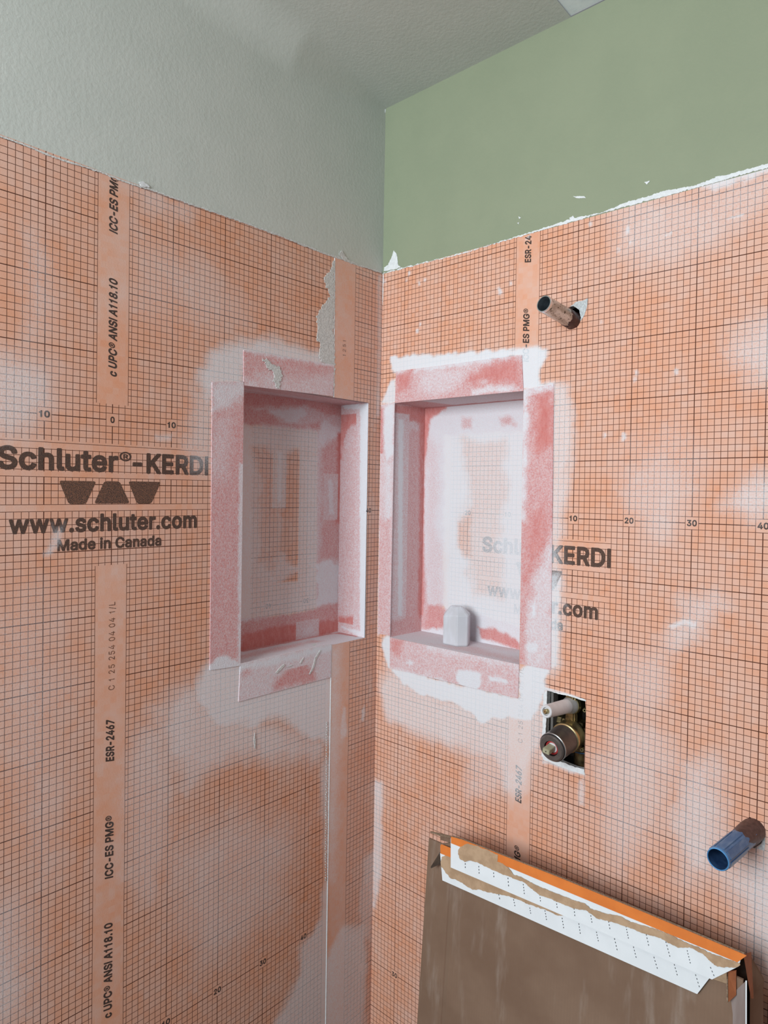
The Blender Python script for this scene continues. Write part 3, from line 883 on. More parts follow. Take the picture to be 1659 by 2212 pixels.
# letter outlines: advance, closed polylines
BOLD, THIN = json.loads('''[{"-":[453,[[103,159,116,157,337,157,348,159,362,169,368,183,368,243,367,253,357,268,351,272,340,275,113,275,102,273,90,264,84,250,83,187,85,176,89,169]]],".":[188,[[77,-33,94,-35,108,-34,122,-30,136,-24,158,-4,165,9,170,23,172,40,171,54,167,68,161,81,152,93,140,104,126,112,112,116,84,117,70,114,56,107,46,99,33,86,25,72,21,58,20,30,23,16,29,2,38,-10,49,-20,63,-28]]],"0":[453,[[197,-36,240,-38,264,-35,288,-29,324,-13,341,-1,361,16,376,34,390,54,410,94,425,142,434,206,435,286,428,349,413,405,392,450,376,475,360,492,341,509,324,521,286,538,264,544,240,547,215,547,190,544,152,533,118,514,86,485,61,451,40,405,26,352,19,304,17,237,23,170,36,114,56,66,69,44,85,24,103,6,120,-7,156,-26,176,-32],[212,83,194,89,180,100,167,118,156,142,148,170,143,206,140,240,141,279,144,318,151,349,159,374,170,394,184,412,198,422,215,428,232,429,250,425,268,414,282,398,294,374,303,346,310,310,313,268,312,230,309,192,302,160,293,132,282,111,265,94,250,85,232,81]]],"1":[390,[[169,-29,179,-31,249,-30,263,-21,271,-4,271,510,269,520,263,530,256,536,246,540,196,540,180,534,173,528,169,520,160,475,146,447,119,432,70,426,61,422,49,412,44,398,44,346,48,335,56,325,63,321,74,319,148,319,149,318,149,-1,151,-12,155,-18]]],"2":[453,[[53,-29,63,-31,392,-31,407,-26,413,-20,418,-12,420,-1,420,62,413,76,402,85,388,88,228,88,224,90,315,186,366,248,381,268,394,293,403,314,408,335,412,363,411,391,406,419,395,447,378,475,360,495,336,515,312,529,273,542,234,547,192,545,158,536,122,520,94,500,70,474,50,440,38,402,35,360,38,349,42,342,56,333,66,331,130,331,144,336,151,342,157,352,161,384,170,405,178,414,189,421,210,428,228,429,242,427,256,423,270,415,280,405,284,398,288,384,289,370,287,352,282,338,270,318,254,296,37,62,33,48,33,-4,39,-18]]],"3":[453,[[186,-36,228,-38,264,-34,302,-24,330,-12,357,6,379,27,400,56,414,86,423,125,423,164,417,195,402,230,383,258,357,282,323,303,287,318,400,448,403,461,403,514,396,528,382,538,372,540,68,540,52,534,45,528,41,520,39,510,39,447,43,436,54,426,68,421,218,421,221,419,134,320,128,310,126,300,126,248,128,237,132,230,141,221,152,217,218,216,239,213,256,208,270,200,284,188,292,176,296,164,298,150,297,132,293,118,287,108,276,97,264,90,246,84,228,81,190,84,172,89,162,95,152,105,145,114,138,142,135,150,127,157,116,162,40,163,26,157,16,146,13,128,16,104,22,83,34,55,54,29,82,4,113,-15,148,-28]]],"4":[453,[[271,-29,280,-31,344,-31,354,-29,361,-25,370,-15,374,-4,374,72,424,76,438,86,442,94,444,104,444,167,438,181,431,188,420,193,374,195,374,321,368,336,354,347,344,349,277,349,266,345,256,335,253,328,251,318,250,195,163,195,339,496,342,510,338,524,326,536,312,540,242,540,232,536,222,528,13,174,9,160,10,97,18,83,28,76,39,74,249,74,251,69,252,-8,260,-21]]],"5":[453,[[190,-36,230,-38,262,-34,294,-26,325,-12,353,9,378,34,401,69,412,97,418,122,422,153,421,181,417,212,409,240,397,265,382,290,364,310,346,326,325,340,304,350,276,359,252,364,224,365,199,363,171,356,178,417,182,421,367,421,378,423,387,430,393,436,397,447,397,514,393,524,388,531,374,539,94,540,84,537,76,533,70,525,66,517,36,254,37,244,42,235,48,228,59,223,129,215,140,217,164,233,185,241,210,246,234,245,255,238,272,225,287,206,295,184,297,167,296,146,291,128,284,114,276,104,262,92,248,85,234,82,216,81,199,84,185,89,174,96,159,114,149,146,143,153,132,159,122,161,56,161,42,155,32,142,29,132,30,118,37,83,52,52,70,27,94,3,126,-16,154,-28]]],"6":[453,[[196,-36,234,-38,270,-34,304,-23,333,-8,360,13,384,41,404,76,415,108,419,136,420,156,416,198,405,237,397,254,386,272,362,300,329,323,294,337,247,346,350,496,353,510,350,522,343,532,329,539,248,540,238,537,230,531,88,320,56,262,39,212,33,170,35,128,45,86,61,52,88,18,119,-7,154,-25],[220,79,206,82,195,86,182,95,172,107,159,132,156,150,156,167,158,181,163,195,172,209,182,220,203,231,217,234,234,234,248,231,259,227,273,217,280,209,288,195,293,181,296,164,295,146,293,132,288,118,273,97,259,87,248,82,234,79]]],"7":[453,[[86,-29,96,-31,170,-31,183,-26,192,-15,419,436,422,447,422,514,418,524,408,535,400,539,390,540,61,540,47,536,35,524,31,510,31,447,38,433,50,423,61,421,271,421,274,419,69,13,66,2,68,-12,75,-22]]],"8":[453,[[192,-36,236,-38,282,-33,320,-21,356,-3,387,23,408,52,425,86,431,118,432,136,430,160,426,181,418,202,407,223,395,240,382,254,366,268,384,289,395,307,403,324,410,349,413,370,412,398,408,419,400,444,390,461,376,482,359,499,342,513,320,525,296,536,275,542,247,546,205,546,170,540,138,529,107,511,82,489,63,464,48,433,40,398,40,363,47,332,62,300,86,268,66,251,51,232,37,209,28,184,23,160,21,132,24,104,30,80,40,58,53,38,69,20,90,3,114,-13,135,-22,163,-31],[198,83,180,88,166,97,156,107,150,118,146,132,147,150,151,164,160,178,170,187,184,196,202,201,219,204,240,203,258,200,272,194,285,184,299,167,306,146,303,122,294,104,275,90,254,83,226,80],[202,324,180,335,174,343,167,356,164,370,164,384,167,394,174,408,181,416,194,422,219,429,247,427,272,415,282,403,288,384,286,360,278,343,264,330,247,323,222,321]]],"9":[453,[[119,-29,130,-31,203,-31,214,-28,222,-22,365,188,394,240,411,286,419,328,419,366,413,404,399,442,378,475,350,504,315,526,280,540,245,546,206,546,172,540,136,526,102,503,77,478,54,444,41,412,34,374,33,349,35,321,45,279,52,262,64,240,77,223,91,209,122,187,158,172,205,164,102,13,99,2,101,-12,108,-22],[214,275,200,279,186,286,175,296,167,307,161,321,157,338,158,370,168,397,186,416,196,423,210,428,224,429,242,428,256,424,266,417,276,408,284,398,291,384,294,370,296,349,294,332,290,318,283,304,266,286,242,276]]],"A":[480,[[5,-29,15,-31,88,-31,99,-28,106,-23,114,-12,155,108,158,111,320,111,323,110,366,-12,370,-18,377,-26,393,-31,466,-31,480,-26,490,-15,494,-1,491,13,305,520,298,530,292,536,278,540,197,540,183,534,174,524,-14,10,-15,-4,-11,-15,-6,-22],[200,230,199,234,239,349,279,234,278,230]]],"C":[510,[[234,-36,284,-37,326,-31,372,-17,410,5,445,35,471,69,492,111,504,156,503,167,499,178,492,184,484,189,473,191,400,190,389,184,382,178,366,136,356,122,345,111,330,99,312,92,291,86,270,84,252,85,232,89,200,103,176,124,156,153,143,184,136,223,134,265,139,307,149,342,165,372,185,394,210,412,238,422,266,425,294,422,325,412,345,398,358,386,369,366,382,332,389,324,400,318,480,318,494,325,503,338,504,349,502,363,486,412,466,448,440,478,410,504,378,522,333,539,294,546,266,547,238,546,210,541,186,535,144,516,123,503,102,486,70,452,56,432,41,405,31,380,21,352,12,304,9,237,12,206,17,174,30,128,43,100,56,76,74,52,92,32,112,13,134,-1,158,-15,182,-24,210,-32]]],"D":[502,[[49,-29,59,-31,234,-31,269,-28,311,-19,353,-3,391,20,422,48,448,82,460,104,472,132,481,160,488,192,493,254,492,290,488,321,482,349,473,377,461,405,447,430,432,450,413,472,378,499,346,516,318,527,286,535,255,539,59,540,45,536,33,524,29,510,29,-1,31,-12,35,-18],[157,89,156,419,160,421,241,420,269,416,290,408,314,394,336,374,350,349,361,318,367,276,367,234,362,195,351,164,340,142,325,125,304,109,283,99,262,93,238,89]]],"E":[419,[[49,-29,59,-31,378,-31,392,-26,402,-15,406,-1,406,62,399,76,388,85,374,88,160,88,156,90,157,197,360,198,370,202,381,212,385,223,386,244,386,286,384,296,378,307,364,316,157,317,156,419,160,421,374,421,384,424,392,428,398,436,403,450,403,514,398,525,388,536,370,540,59,540,45,536,33,524,29,510,29,-1,31,-12,35,-18]]],"G":[520,[[235,-36,284,-38,333,-31,358,-23,382,-13,420,10,440,27,456,44,472,66,484,86,494,110,501,132,508,174,509,262,502,276,490,284,476,287,280,287,270,284,263,280,253,265,252,198,254,188,263,175,277,169,378,168,379,164,373,146,355,118,334,100,308,89,277,84,246,86,218,94,196,105,176,124,160,146,147,174,137,212,134,254,138,300,147,335,162,366,182,393,207,410,232,420,260,425,291,422,319,414,336,403,354,386,369,363,382,332,389,324,400,319,480,319,494,325,503,338,505,349,503,363,488,408,466,447,442,476,410,503,375,523,333,539,291,546,263,547,235,545,207,541,182,534,158,524,134,511,98,484,79,464,63,444,48,419,36,394,20,349,10,290,10,223,18,170,25,142,36,114,48,90,63,66,79,44,98,25,134,-2,158,-15,182,-24,210,-32]]],"I":[172,[[45,-29,55,-31,125,-30,139,-21,147,-4,147,510,145,520,139,530,132,536,121,540,48,539,34,531,29,524,25,514,25,-1,27,-12,31,-18]]],"K":[467,[[49,-29,59,-31,129,-31,140,-27,150,-18,154,-12,156,-1,156,153,196,195,353,-24,360,-29,370,-31,451,-31,465,-27,474,-18,478,-12,480,-1,479,10,475,16,283,286,472,489,478,500,479,514,475,524,466,534,451,540,381,540,360,540,346,534,157,330,156,510,152,524,140,536,125,540,55,540,45,536,35,528,31,520,29,510,29,-1,31,-12,35,-18]]],"M":[628,[[49,-29,59,-31,125,-31,140,-26,146,-19,151,-12,153,-1,154,249,257,-12,262,-20,269,-26,283,-31,346,-31,356,-27,367,-18,472,247,473,-1,475,-12,486,-25,500,-31,570,-31,580,-28,590,-22,597,-12,599,-1,599,398,599,510,597,520,590,531,580,537,570,540,476,540,462,536,451,528,314,175,177,528,168,536,154,540,59,540,48,538,38,531,31,520,29,510,29,-1,31,-12,35,-18]]],"N":[523,[[49,-29,59,-31,132,-30,147,-22,155,-8,157,304,365,-22,374,-28,384,-31,465,-31,479,-27,488,-18,492,-12,494,-1,494,510,490,524,482,533,476,537,465,540,395,540,381,534,370,520,368,510,367,203,158,531,150,537,140,540,59,540,45,536,35,528,31,520,29,510,29,-1,31,-12,35,-18]]],"P":[445,[[49,-29,59,-31,129,-31,143,-25,152,-15,156,-1,157,154,262,156,297,161,325,170,355,184,381,204,402,226,418,251,432,290,439,328,439,370,431,408,418,444,399,472,374,496,339,519,318,527,294,534,269,538,238,540,59,540,45,536,33,524,29,510,29,-1,31,-12,35,-18],[157,274,157,420,234,421,258,419,282,412,297,400,306,388,310,374,313,338,306,310,300,300,291,290,276,280,252,274]]],"R":[449,[[49,-29,59,-31,129,-31,143,-25,152,-15,156,-1,157,167,227,167,326,-15,336,-26,342,-29,353,-31,430,-31,444,-27,455,-15,459,-1,456,13,357,195,381,211,400,230,412,248,426,276,435,304,439,332,440,363,436,394,426,430,407,464,381,494,350,515,328,525,304,532,272,538,248,540,59,540,45,536,33,524,29,510,29,-1,31,-12,35,-18],[157,286,157,420,234,421,258,419,283,413,302,398,308,388,312,374,314,342,306,314,294,300,276,292,252,287]]],"S":[447,[[187,-38,236,-40,286,-34,328,-21,362,-3,394,24,416,53,429,81,438,120,438,162,434,182,428,200,422,214,412,229,384,258,356,277,324,293,219,323,177,338,163,347,149,361,146,372,147,386,152,397,163,410,177,418,191,424,226,428,244,427,261,423,275,417,289,408,302,392,311,361,317,354,328,348,338,347,404,347,418,352,427,361,430,368,432,378,426,417,412,452,390,481,362,506,334,523,300,537,261,545,216,547,174,542,135,530,98,512,68,488,45,459,30,428,22,392,22,350,31,316,49,284,73,260,104,239,138,222,174,210,254,187,286,176,303,164,313,151,315,137,312,123,303,109,292,99,275,89,261,84,222,80,188,85,170,91,156,99,141,116,133,148,130,154,123,162,114,166,104,168,34,168,23,164,12,154,9,148,7,137,14,95,28,60,51,26,79,1,107,-15,146,-30]]],"U":[517,[[224,-37,269,-39,308,-35,346,-26,377,-12,406,5,433,30,454,56,471,86,483,124,488,162,488,509,486,520,483,526,476,534,468,538,458,540,388,540,374,534,365,523,362,509,362,180,360,156,350,127,339,114,328,103,314,94,300,89,266,83,227,86,210,92,196,99,182,110,173,120,164,136,158,152,155,180,155,509,152,523,143,534,129,540,59,540,48,538,41,534,31,520,29,509,29,170,32,138,40,103,52,75,70,47,90,23,111,5,140,-12,160,-22,196,-32]]],"a":[389,[[132,-38,166,-40,197,-36,225,-28,250,-16,260,-26,270,-30,340,-31,357,-24,366,-10,368,0,368,252,366,280,361,305,355,322,344,344,323,371,292,393,256,407,218,414,180,415,138,408,102,397,71,379,46,358,26,330,11,298,10,288,13,277,26,264,96,243,106,244,118,249,144,283,155,291,172,297,197,300,218,297,236,288,242,277,245,263,242,259,130,244,99,236,71,224,48,210,32,196,18,179,7,158,0,126,0,92,6,60,19,32,41,4,68,-16,96,-29],[155,77,138,83,126,92,124,98,123,109,125,116,130,122,144,130,169,136,242,147,245,144,244,130,240,116,232,102,221,92,208,83,190,78,172,76]]],"c":[396,[[177,-37,215,-39,254,-35,285,-25,316,-9,344,12,365,36,382,64,394,97,392,114,386,122,380,128,369,132,306,148,292,146,281,138,276,131,266,106,254,92,240,84,222,78,194,78,173,85,155,100,140,120,133,142,128,166,127,194,129,218,134,240,143,260,156,277,170,289,184,296,201,299,222,298,240,293,250,287,260,277,269,264,276,246,282,240,288,235,299,231,310,232,372,248,383,254,392,268,392,285,380,316,364,341,343,366,320,383,296,397,268,407,240,413,198,415,159,410,120,397,89,378,60,352,35,316,18,282,7,236,3,187,7,138,19,92,38,54,65,19,100,-10,138,-28]]],"d":[424,[[167,-37,201,-39,232,-36,257,-28,285,-13,292,-23,306,-30,376,-31,390,-25,400,-12,403,2,403,509,401,520,398,526,391,534,383,538,372,540,306,540,296,536,285,526,282,520,280,509,280,397,278,394,246,409,226,413,204,415,162,412,121,400,92,385,62,358,36,324,18,285,6,236,3,204,3,176,9,124,18,92,27,72,37,50,54,27,68,11,86,-4,103,-15,124,-25,145,-33],[198,78,184,81,170,87,156,98,144,114,135,134,130,156,127,180,128,204,130,226,136,246,142,260,152,275,166,288,176,294,194,298,212,299,229,295,243,288,257,275,267,260,274,243,279,222,280,173,273,134,264,114,255,100,243,89,230,82,215,79]]],"e":[404,[[180,-37,218,-39,257,-35,292,-26,320,-12,348,8,369,31,387,61,396,89,392,106,380,118,316,134,313,138,299,138,297,134,285,128,270,103,257,89,243,82,226,78,198,78,171,86,152,100,138,120,133,134,134,138,372,138,383,140,390,145,400,159,402,170,402,208,396,257,384,299,366,333,341,363,310,387,274,404,232,413,190,415,148,408,117,396,81,372,50,342,30,310,15,271,5,226,3,173,9,128,23,82,44,45,72,12,103,-12,142,-29],[138,252,136,254,143,268,162,287,180,296,204,299,229,296,245,288,260,273,270,254,268,252]]],"h":[410,[[42,-29,52,-31,118,-31,132,-26,141,-15,145,-1,145,226,147,251,154,268,165,282,182,293,202,298,227,296,243,290,256,276,263,254,265,234,265,-1,269,-15,278,-26,290,-30,360,-31,370,-28,379,-22,384,-15,388,-4,387,262,381,300,369,335,353,360,332,381,308,397,280,408,244,414,210,414,178,408,146,395,145,398,145,514,141,524,136,531,129,536,118,540,45,539,31,531,26,524,22,514,22,-1,24,-12,28,-18]]],"i":[167,[[42,-29,54,-31,120,-30,136,-22,141,-15,145,-4,145,380,143,391,138,399,131,405,120,409,86,412,47,409,32,402,26,394,22,384,22,-1,24,-12,28,-18],[61,416,89,412,103,414,116,419,128,426,139,436,152,458,156,472,157,486,155,500,150,514,134,535,124,543,110,550,96,554,82,555,68,553,53,548,40,541,29,531,21,520,14,506,11,492,10,478,12,464,18,450,25,440,36,429,47,422]]],"l":[189,[[112,-31,157,-33,192,-26,201,-20,207,-14,211,-3,212,8,200,64,194,74,185,81,178,84,168,85,150,83,146,84,145,508,144,518,136,531,122,539,48,540,38,536,31,531,25,522,22,512,23,64,32,28,41,11,52,-2,66,-14,80,-22]]],"m":[610,[[42,-29,52,-31,118,-31,132,-26,141,-15,145,-1,146,254,152,272,164,287,182,296,199,299,216,297,227,292,237,282,242,268,243,-1,247,-15,255,-24,262,-29,272,-31,339,-31,353,-25,362,-15,366,-1,367,258,372,276,384,290,398,297,420,299,437,297,452,290,461,279,464,265,465,-1,468,-14,479,-26,493,-31,560,-31,575,-26,584,-15,588,-1,588,265,585,293,579,318,569,342,556,362,535,383,510,400,482,411,451,416,416,416,381,408,350,393,322,372,300,390,283,402,258,412,238,416,213,417,188,414,164,406,140,394,129,405,115,410,52,410,41,408,34,404,26,394,22,380,22,-1,24,-12,28,-18]]],"n":[410,[[42,-29,52,-31,118,-31,132,-26,141,-15,145,-1,145,226,147,251,154,268,168,284,185,294,206,298,227,296,244,288,256,276,263,254,265,234,265,-1,269,-15,280,-26,294,-31,360,-31,370,-28,382,-18,386,-12,388,-1,388,240,385,282,376,318,364,344,344,370,318,391,300,401,280,408,255,413,230,415,206,414,185,410,160,402,143,393,140,393,133,402,125,407,111,410,48,410,36,405,27,397,22,380,22,-1,24,-12,28,-18]]],"o":[415,[[177,-37,218,-39,260,-33,296,-21,327,-2,357,26,380,58,396,92,408,138,412,187,408,240,396,285,377,324,350,358,316,386,285,401,243,412,204,415,162,411,121,397,91,380,60,352,35,316,18,282,7,236,3,187,7,138,19,92,38,54,65,19,100,-10,138,-28],[194,78,180,81,166,89,152,103,140,120,134,138,129,162,127,187,128,208,132,232,140,254,147,268,159,281,170,289,184,296,201,299,218,298,232,295,247,288,260,277,272,260,279,243,285,218,288,194,287,166,283,145,276,124,268,108,257,96,243,85,229,80,212,77]]],"r":[259,[[42,-29,52,-31,118,-31,132,-26,141,-15,145,-1,145,237,147,254,151,265,158,276,178,290,192,294,206,295,248,291,258,295,268,304,272,310,274,321,274,388,269,402,256,412,244,415,192,415,164,408,140,396,129,405,115,410,48,410,34,404,24,391,22,377,22,-1,24,-12,28,-18]]],"s":[365,[[149,-37,182,-39,220,-36,256,-28,287,-15,315,5,336,27,350,50,360,82,362,117,354,152,340,179,319,201,298,216,270,229,164,257,147,265,141,271,141,282,150,292,164,299,186,302,206,300,220,294,232,282,244,257,252,250,262,246,273,246,332,260,343,266,351,274,355,292,350,310,337,338,320,362,302,380,280,394,252,406,228,412,189,415,150,412,119,405,88,391,61,372,41,352,27,327,18,299,16,264,22,232,28,217,38,201,57,180,80,163,102,153,133,142,217,122,231,115,237,106,235,96,220,84,203,78,178,76,158,79,140,87,129,100,119,125,112,132,102,137,88,137,28,124,18,119,9,110,6,103,5,92,12,64,25,36,44,12,66,-7,91,-22,116,-30]]],"t":[227,[[140,-33,184,-35,215,-30,232,-22,239,-16,243,-5,244,6,232,60,226,74,215,82,204,85,176,81,159,82,157,96,157,292,159,296,212,297,218,300,227,306,232,314,235,324,235,384,229,398,215,408,204,410,159,410,157,412,157,474,154,485,145,496,138,500,128,502,61,502,46,496,36,482,34,471,34,412,-2,409,-12,404,-21,394,-25,380,-25,324,-20,310,-9,300,2,296,33,296,34,292,34,82,38,58,46,34,61,9,82,-11,106,-24]]],"u":[410,[[154,-34,182,-36,213,-33,241,-26,269,-12,280,-25,293,-30,360,-31,374,-26,385,-13,388,1,388,379,386,390,383,396,370,407,356,410,294,410,280,405,268,393,265,379,265,155,263,130,255,110,244,96,224,85,202,81,182,83,168,89,154,104,147,124,145,144,145,379,142,393,133,404,122,409,62,410,41,408,31,401,25,393,22,379,22,130,25,99,31,71,38,52,51,29,75,1,94,-13,115,-24]]],"w":[567,[[128,-23,136,-25,203,-25,214,-20,220,-13,284,205,344,-6,349,-16,357,-22,368,-25,430,-25,445,-20,451,-12,453,-6,569,372,569,386,564,396,556,401,546,404,480,404,469,401,460,394,456,386,399,182,396,184,354,338,336,394,329,400,318,404,252,404,239,400,232,394,228,386,172,181,168,183,116,369,107,394,98,401,88,404,21,404,14,402,6,397,-1,386,-1,372,114,-6,119,-16]]],"®":[463,[[202,112,240,110,282,116,321,131,354,150,388,182,411,214,427,248,436,287,438,326,432,368,418,406,398,439,367,472,335,496,296,513,258,522,220,524,181,517,142,504,109,483,80,457,55,424,37,388,27,350,25,308,31,266,42,234,64,196,92,164,122,142,160,123],[216,175,188,181,164,192,137,210,118,231,104,252,94,280,89,308,91,340,97,364,108,388,126,413,150,433,174,447,198,456,223,459,254,457,282,450,307,438,328,422,349,398,362,374,370,350,374,326,372,294,366,270,355,245,338,223,321,206,296,190,272,180,248,175],[155,220,160,218,184,218,202,218,209,220,211,228,211,276,216,279,234,279,237,277,268,219,318,218,325,220,327,224,325,231,292,294,306,308,313,318,317,332,319,350,317,368,312,382,305,392,294,402,276,413,258,417,160,417,154,413,153,228],[212,327,211,329,211,368,212,370,240,370,254,364,258,357,259,346,257,340,251,332,240,327]]]},{"C":[510,[[236,-8,277,-10,319,-4,361,9,392,27,424,53,447,83,466,122,476,160,473,163,406,162,397,136,389,120,378,104,364,90,345,76,326,67,302,59,277,56,252,57,232,60,207,68,186,78,170,90,153,108,140,124,128,146,114,184,107,226,106,268,112,314,123,352,142,388,165,414,193,434,218,445,249,452,284,452,312,447,345,433,375,408,394,380,406,345,473,345,476,349,467,384,455,412,437,440,414,464,387,486,361,500,326,511,291,518,242,518,218,514,193,507,151,488,120,464,88,430,67,394,56,370,48,346,40,300,37,237,44,181,56,138,81,90,95,70,111,52,148,23,168,12,193,2]]],"1":[390,[[177,-1,182,-3,238,-3,243,-1,243,506,242,511,238,512,200,512,195,510,186,464,166,426,130,405,75,398,72,394,72,352,74,347,176,347,177,346]]],"2":[453,[[61,-1,66,-3,388,-3,392,-1,392,55,391,58,388,60,164,60,159,62,276,186,326,241,356,282,368,304,377,324,382,349,384,377,381,402,374,426,361,450,346,469,329,486,304,501,276,512,242,518,206,518,172,511,140,498,115,481,93,458,78,433,70,412,65,391,63,363,66,359,128,360,130,363,132,384,137,402,144,416,154,430,168,441,186,450,203,455,220,457,242,456,259,452,277,444,292,433,304,419,311,405,316,388,317,366,314,346,308,328,296,307,280,284,252,252,61,48]]],"5":[453,[[192,-8,234,-10,276,-2,311,13,339,34,366,66,384,100,390,122,393,142,393,184,384,226,377,244,365,265,351,282,336,299,318,312,301,321,283,328,258,334,238,337,216,336,196,333,174,327,157,319,140,308,138,314,153,447,157,449,367,449,369,454,369,500,369,510,367,512,98,512,93,510,65,251,129,243,154,259,185,270,216,274,244,271,272,260,296,240,311,220,322,188,325,164,323,142,318,122,309,100,295,83,280,70,265,62,244,55,224,53,202,54,182,60,164,69,150,80,139,94,131,108,125,128,122,133,58,132,58,114,66,86,78,62,94,41,114,24,140,8,164,-2]]],"4":[453,[[279,-1,284,-3,344,-3,346,2,346,100,350,102,414,102,416,104,416,164,414,166,346,167,346,318,344,321,284,321,280,320,279,318,279,170,277,166,114,167,313,506,314,510,312,512,249,512,244,510,38,160,37,108,39,102,42,102,277,102,279,97]]],"0":[453,[[199,-8,240,-10,260,-7,282,-2,299,5,316,15,342,38,367,69,386,111,400,160,406,209,408,272,403,332,391,384,372,430,348,465,334,479,316,492,282,510,260,516,240,519,198,517,162,507,131,488,105,464,81,430,66,394,53,346,47,300,45,237,50,178,62,125,77,86,98,52,128,22,145,10,162,2],[208,55,186,62,165,76,148,97,133,125,123,156,116,195,112,240,113,290,117,324,126,363,136,391,150,416,166,434,187,448,208,455,232,457,257,452,279,440,299,421,316,394,327,363,336,324,340,279,340,226,336,184,327,146,316,114,301,90,282,71,260,59,236,53]]],"/":[249,[[11,-77,16,-79,62,-79,74,-77,238,532,236,536,178,536,175,532]]],"L":[393,[[57,-1,62,-3,360,-3,364,-1,364,55,364,58,360,60,132,60,128,62,128,506,125,512,62,512,57,510]]]}]''')
CAPH = 509

# ------------------------------------------------------------------ printed lettering
def text_geo(s, font, shear=0.0, gap=0):
    """outlines of a line of lettering -> 2-D verts / faces, cap height 1"""
    cu = bpy.data.curves.new('outline', 'CURVE')
    cu.dimensions = '2D'; cu.fill_mode = 'FRONT'
    x = 0
    for ch in s:
        if ch == ' ':
            x += 190 + gap
            continue
        adv, loops = font[ch]
        for q in loops:
            P = np.array(q, float).reshape(-1, 2)
            sp = cu.splines.new('POLY'); sp.points.add(len(P) - 1); sp.use_cyclic_u = True
            for pt, v in zip(sp.points, P):
                pt.co = ((v[0] + x) / CAPH, v[1] / CAPH, 0, 1)
        x += adv + gap + (16 if font is BOLD else 0)
    o = bpy.data.objects.new('outline', cu); C.objects.link(o)
    me = o.to_mesh()
    V = np.array([v.co[:] for v in me.vertices]); F = [tuple(p.vertices) for p in me.polygons]
    o.to_mesh_clear(); bpy.data.objects.remove(o); bpy.data.curves.remove(cu)
    V[:, 0] += shear * V[:, 1]
    V[:, 0] -= V[:, 0].min()
    return V[:, :2], F


def letter(s, axis, surf, uv_inv, u0, u1, v0, cap, parent, mat=None, off=.03, shear=0, rot=0, lift=.00018, gap=0, name='printed_lettering', clip=None):
    """rot 0: runs along +u from u0 to u1, baseline v0.  rot 90: runs up from u0 to u1 (v axis), baseline at u = v0, tops towards -u. rot 180: upside down"""
    P, F = text_geo(s, THIN if off == 0.0 else BOLD, shear, gap)
    w = P[:, 0].max()
    a = P[:, 0] / w * (u1 - u0) + u0
    b = P[:, 1] * cap
    if rot == 0:
        U, Vv = a, v0 + b
    elif rot == 90:
        U, Vv = v0 - b, a
    else:
        U, Vv = u0 + u1 - a, v0 - b
    V3 = uv_inv(U, Vv)
    if clip is not None:
        keep = [f for f in F if all(V3[i][2] < clip for i in f)]
        F = keep
    if surf is wr:          # nothing is printed across the niche opening
        F = [f for f in F if not any(.041 < V3[i][0] < .3645 and -.274 < V3[i][2] < .233 for i in f)]
    V3 = np.array(V3)
    sg = 1 if axis == 0 else -1
    V3[:, axis] += sg * lift
    d, p = surf.eval(V3)
    o = mesh(name, V3, F, [mat or M_INK], None, np.zeros((len(V3), 2)), d, p * 0)
    part(parent, o)
    return o


def inv_left(u, v):
    z = v + .0033 * u; a = u - .0033 * v
    return np.stack([0 * u, (a - 60.3225) / 100, (z + 14.5012) / 100], 1)


def inv_right(u, v):
    z = v + .0026 * u; a = u - .0026 * v
    return np.stack([(a + 36.6399) / 100, 0 * u, z / 100], 1)


def inv_lap(u, v):
    return np.stack([0 * u + .0009, (u + 36.64) / 100, v / 100], 1)


def inv_bR(u, v):
    return np.stack([(u + 36.64 + .55) / 100, 0 * u + DR, (v - .1) / 100], 1)


def inv_bL(u, v):
    return np.stack([0 * u - DL, (-(u - 30) - 13.32) / 100, (-v - 19.55) / 100], 1)


def trapezoid(surf, axis, inv, pts, parent, mat):
    """rounded trapezoid of the printed emblem"""
    out = []
    n = len(pts); P = [np.array(p) for p in pts]
    for i in range(n):
        a, b, c = P[i - 1], P[i], P[(i + 1) % n]
        r = .45
        d1 = (a - b) / np.linalg.norm(a - b); d2 = (c - b) / np.linalg.norm(c - b)
        for t in np.linspace(0, 1, 6):
            out.append((b + d1 * r) * (1 - t) ** 2 + 2 * b * t * (1 - t) + (b + d2 * r) * t ** 2)
    out = np.array(out)
    cx = out.mean(0)
    rings = [cx + (out - cx) * k for k in (1, .66, .33)]
    P2 = np.concatenate(rings + [cx[None]])
    m = len(out)
    F = [(k * m + i, k * m + (i + 1) % m, (k + 1) * m + (i + 1) % m, (k + 1) * m + i) for k in range(2) for i in range(m)] + [(2 * m + i, 2 * m + (i + 1) % m, 3 * m) for i in range(m)]
    V3 = inv(P2[:, 0], P2[:, 1])
    if surf is wr:
        F = [f for f in F if not any(V3[i][0] < .3645 for i in f)]
    if not F:
        return
    V3[:, axis] += (.00018 if axis == 0 else -.00018)
    d, p = surf.eval(V3)
    part(parent, mesh('printed_emblem', V3, F, [mat], None, np.zeros((len(V3), 2)), d, p * 0))


TR = [[(-7.95, -9.5), (-2.45, -9.5), (-4.0, -12.95), (-6.5, -12.95)], [(-1.2, -9.45), (1.2, -9.45), (2.9, -12.9), (-2.75, -12.9)], [(2.6, -9.4), (8.2, -9.4), (6.5, -12.95), (4.1, -12.95)]]


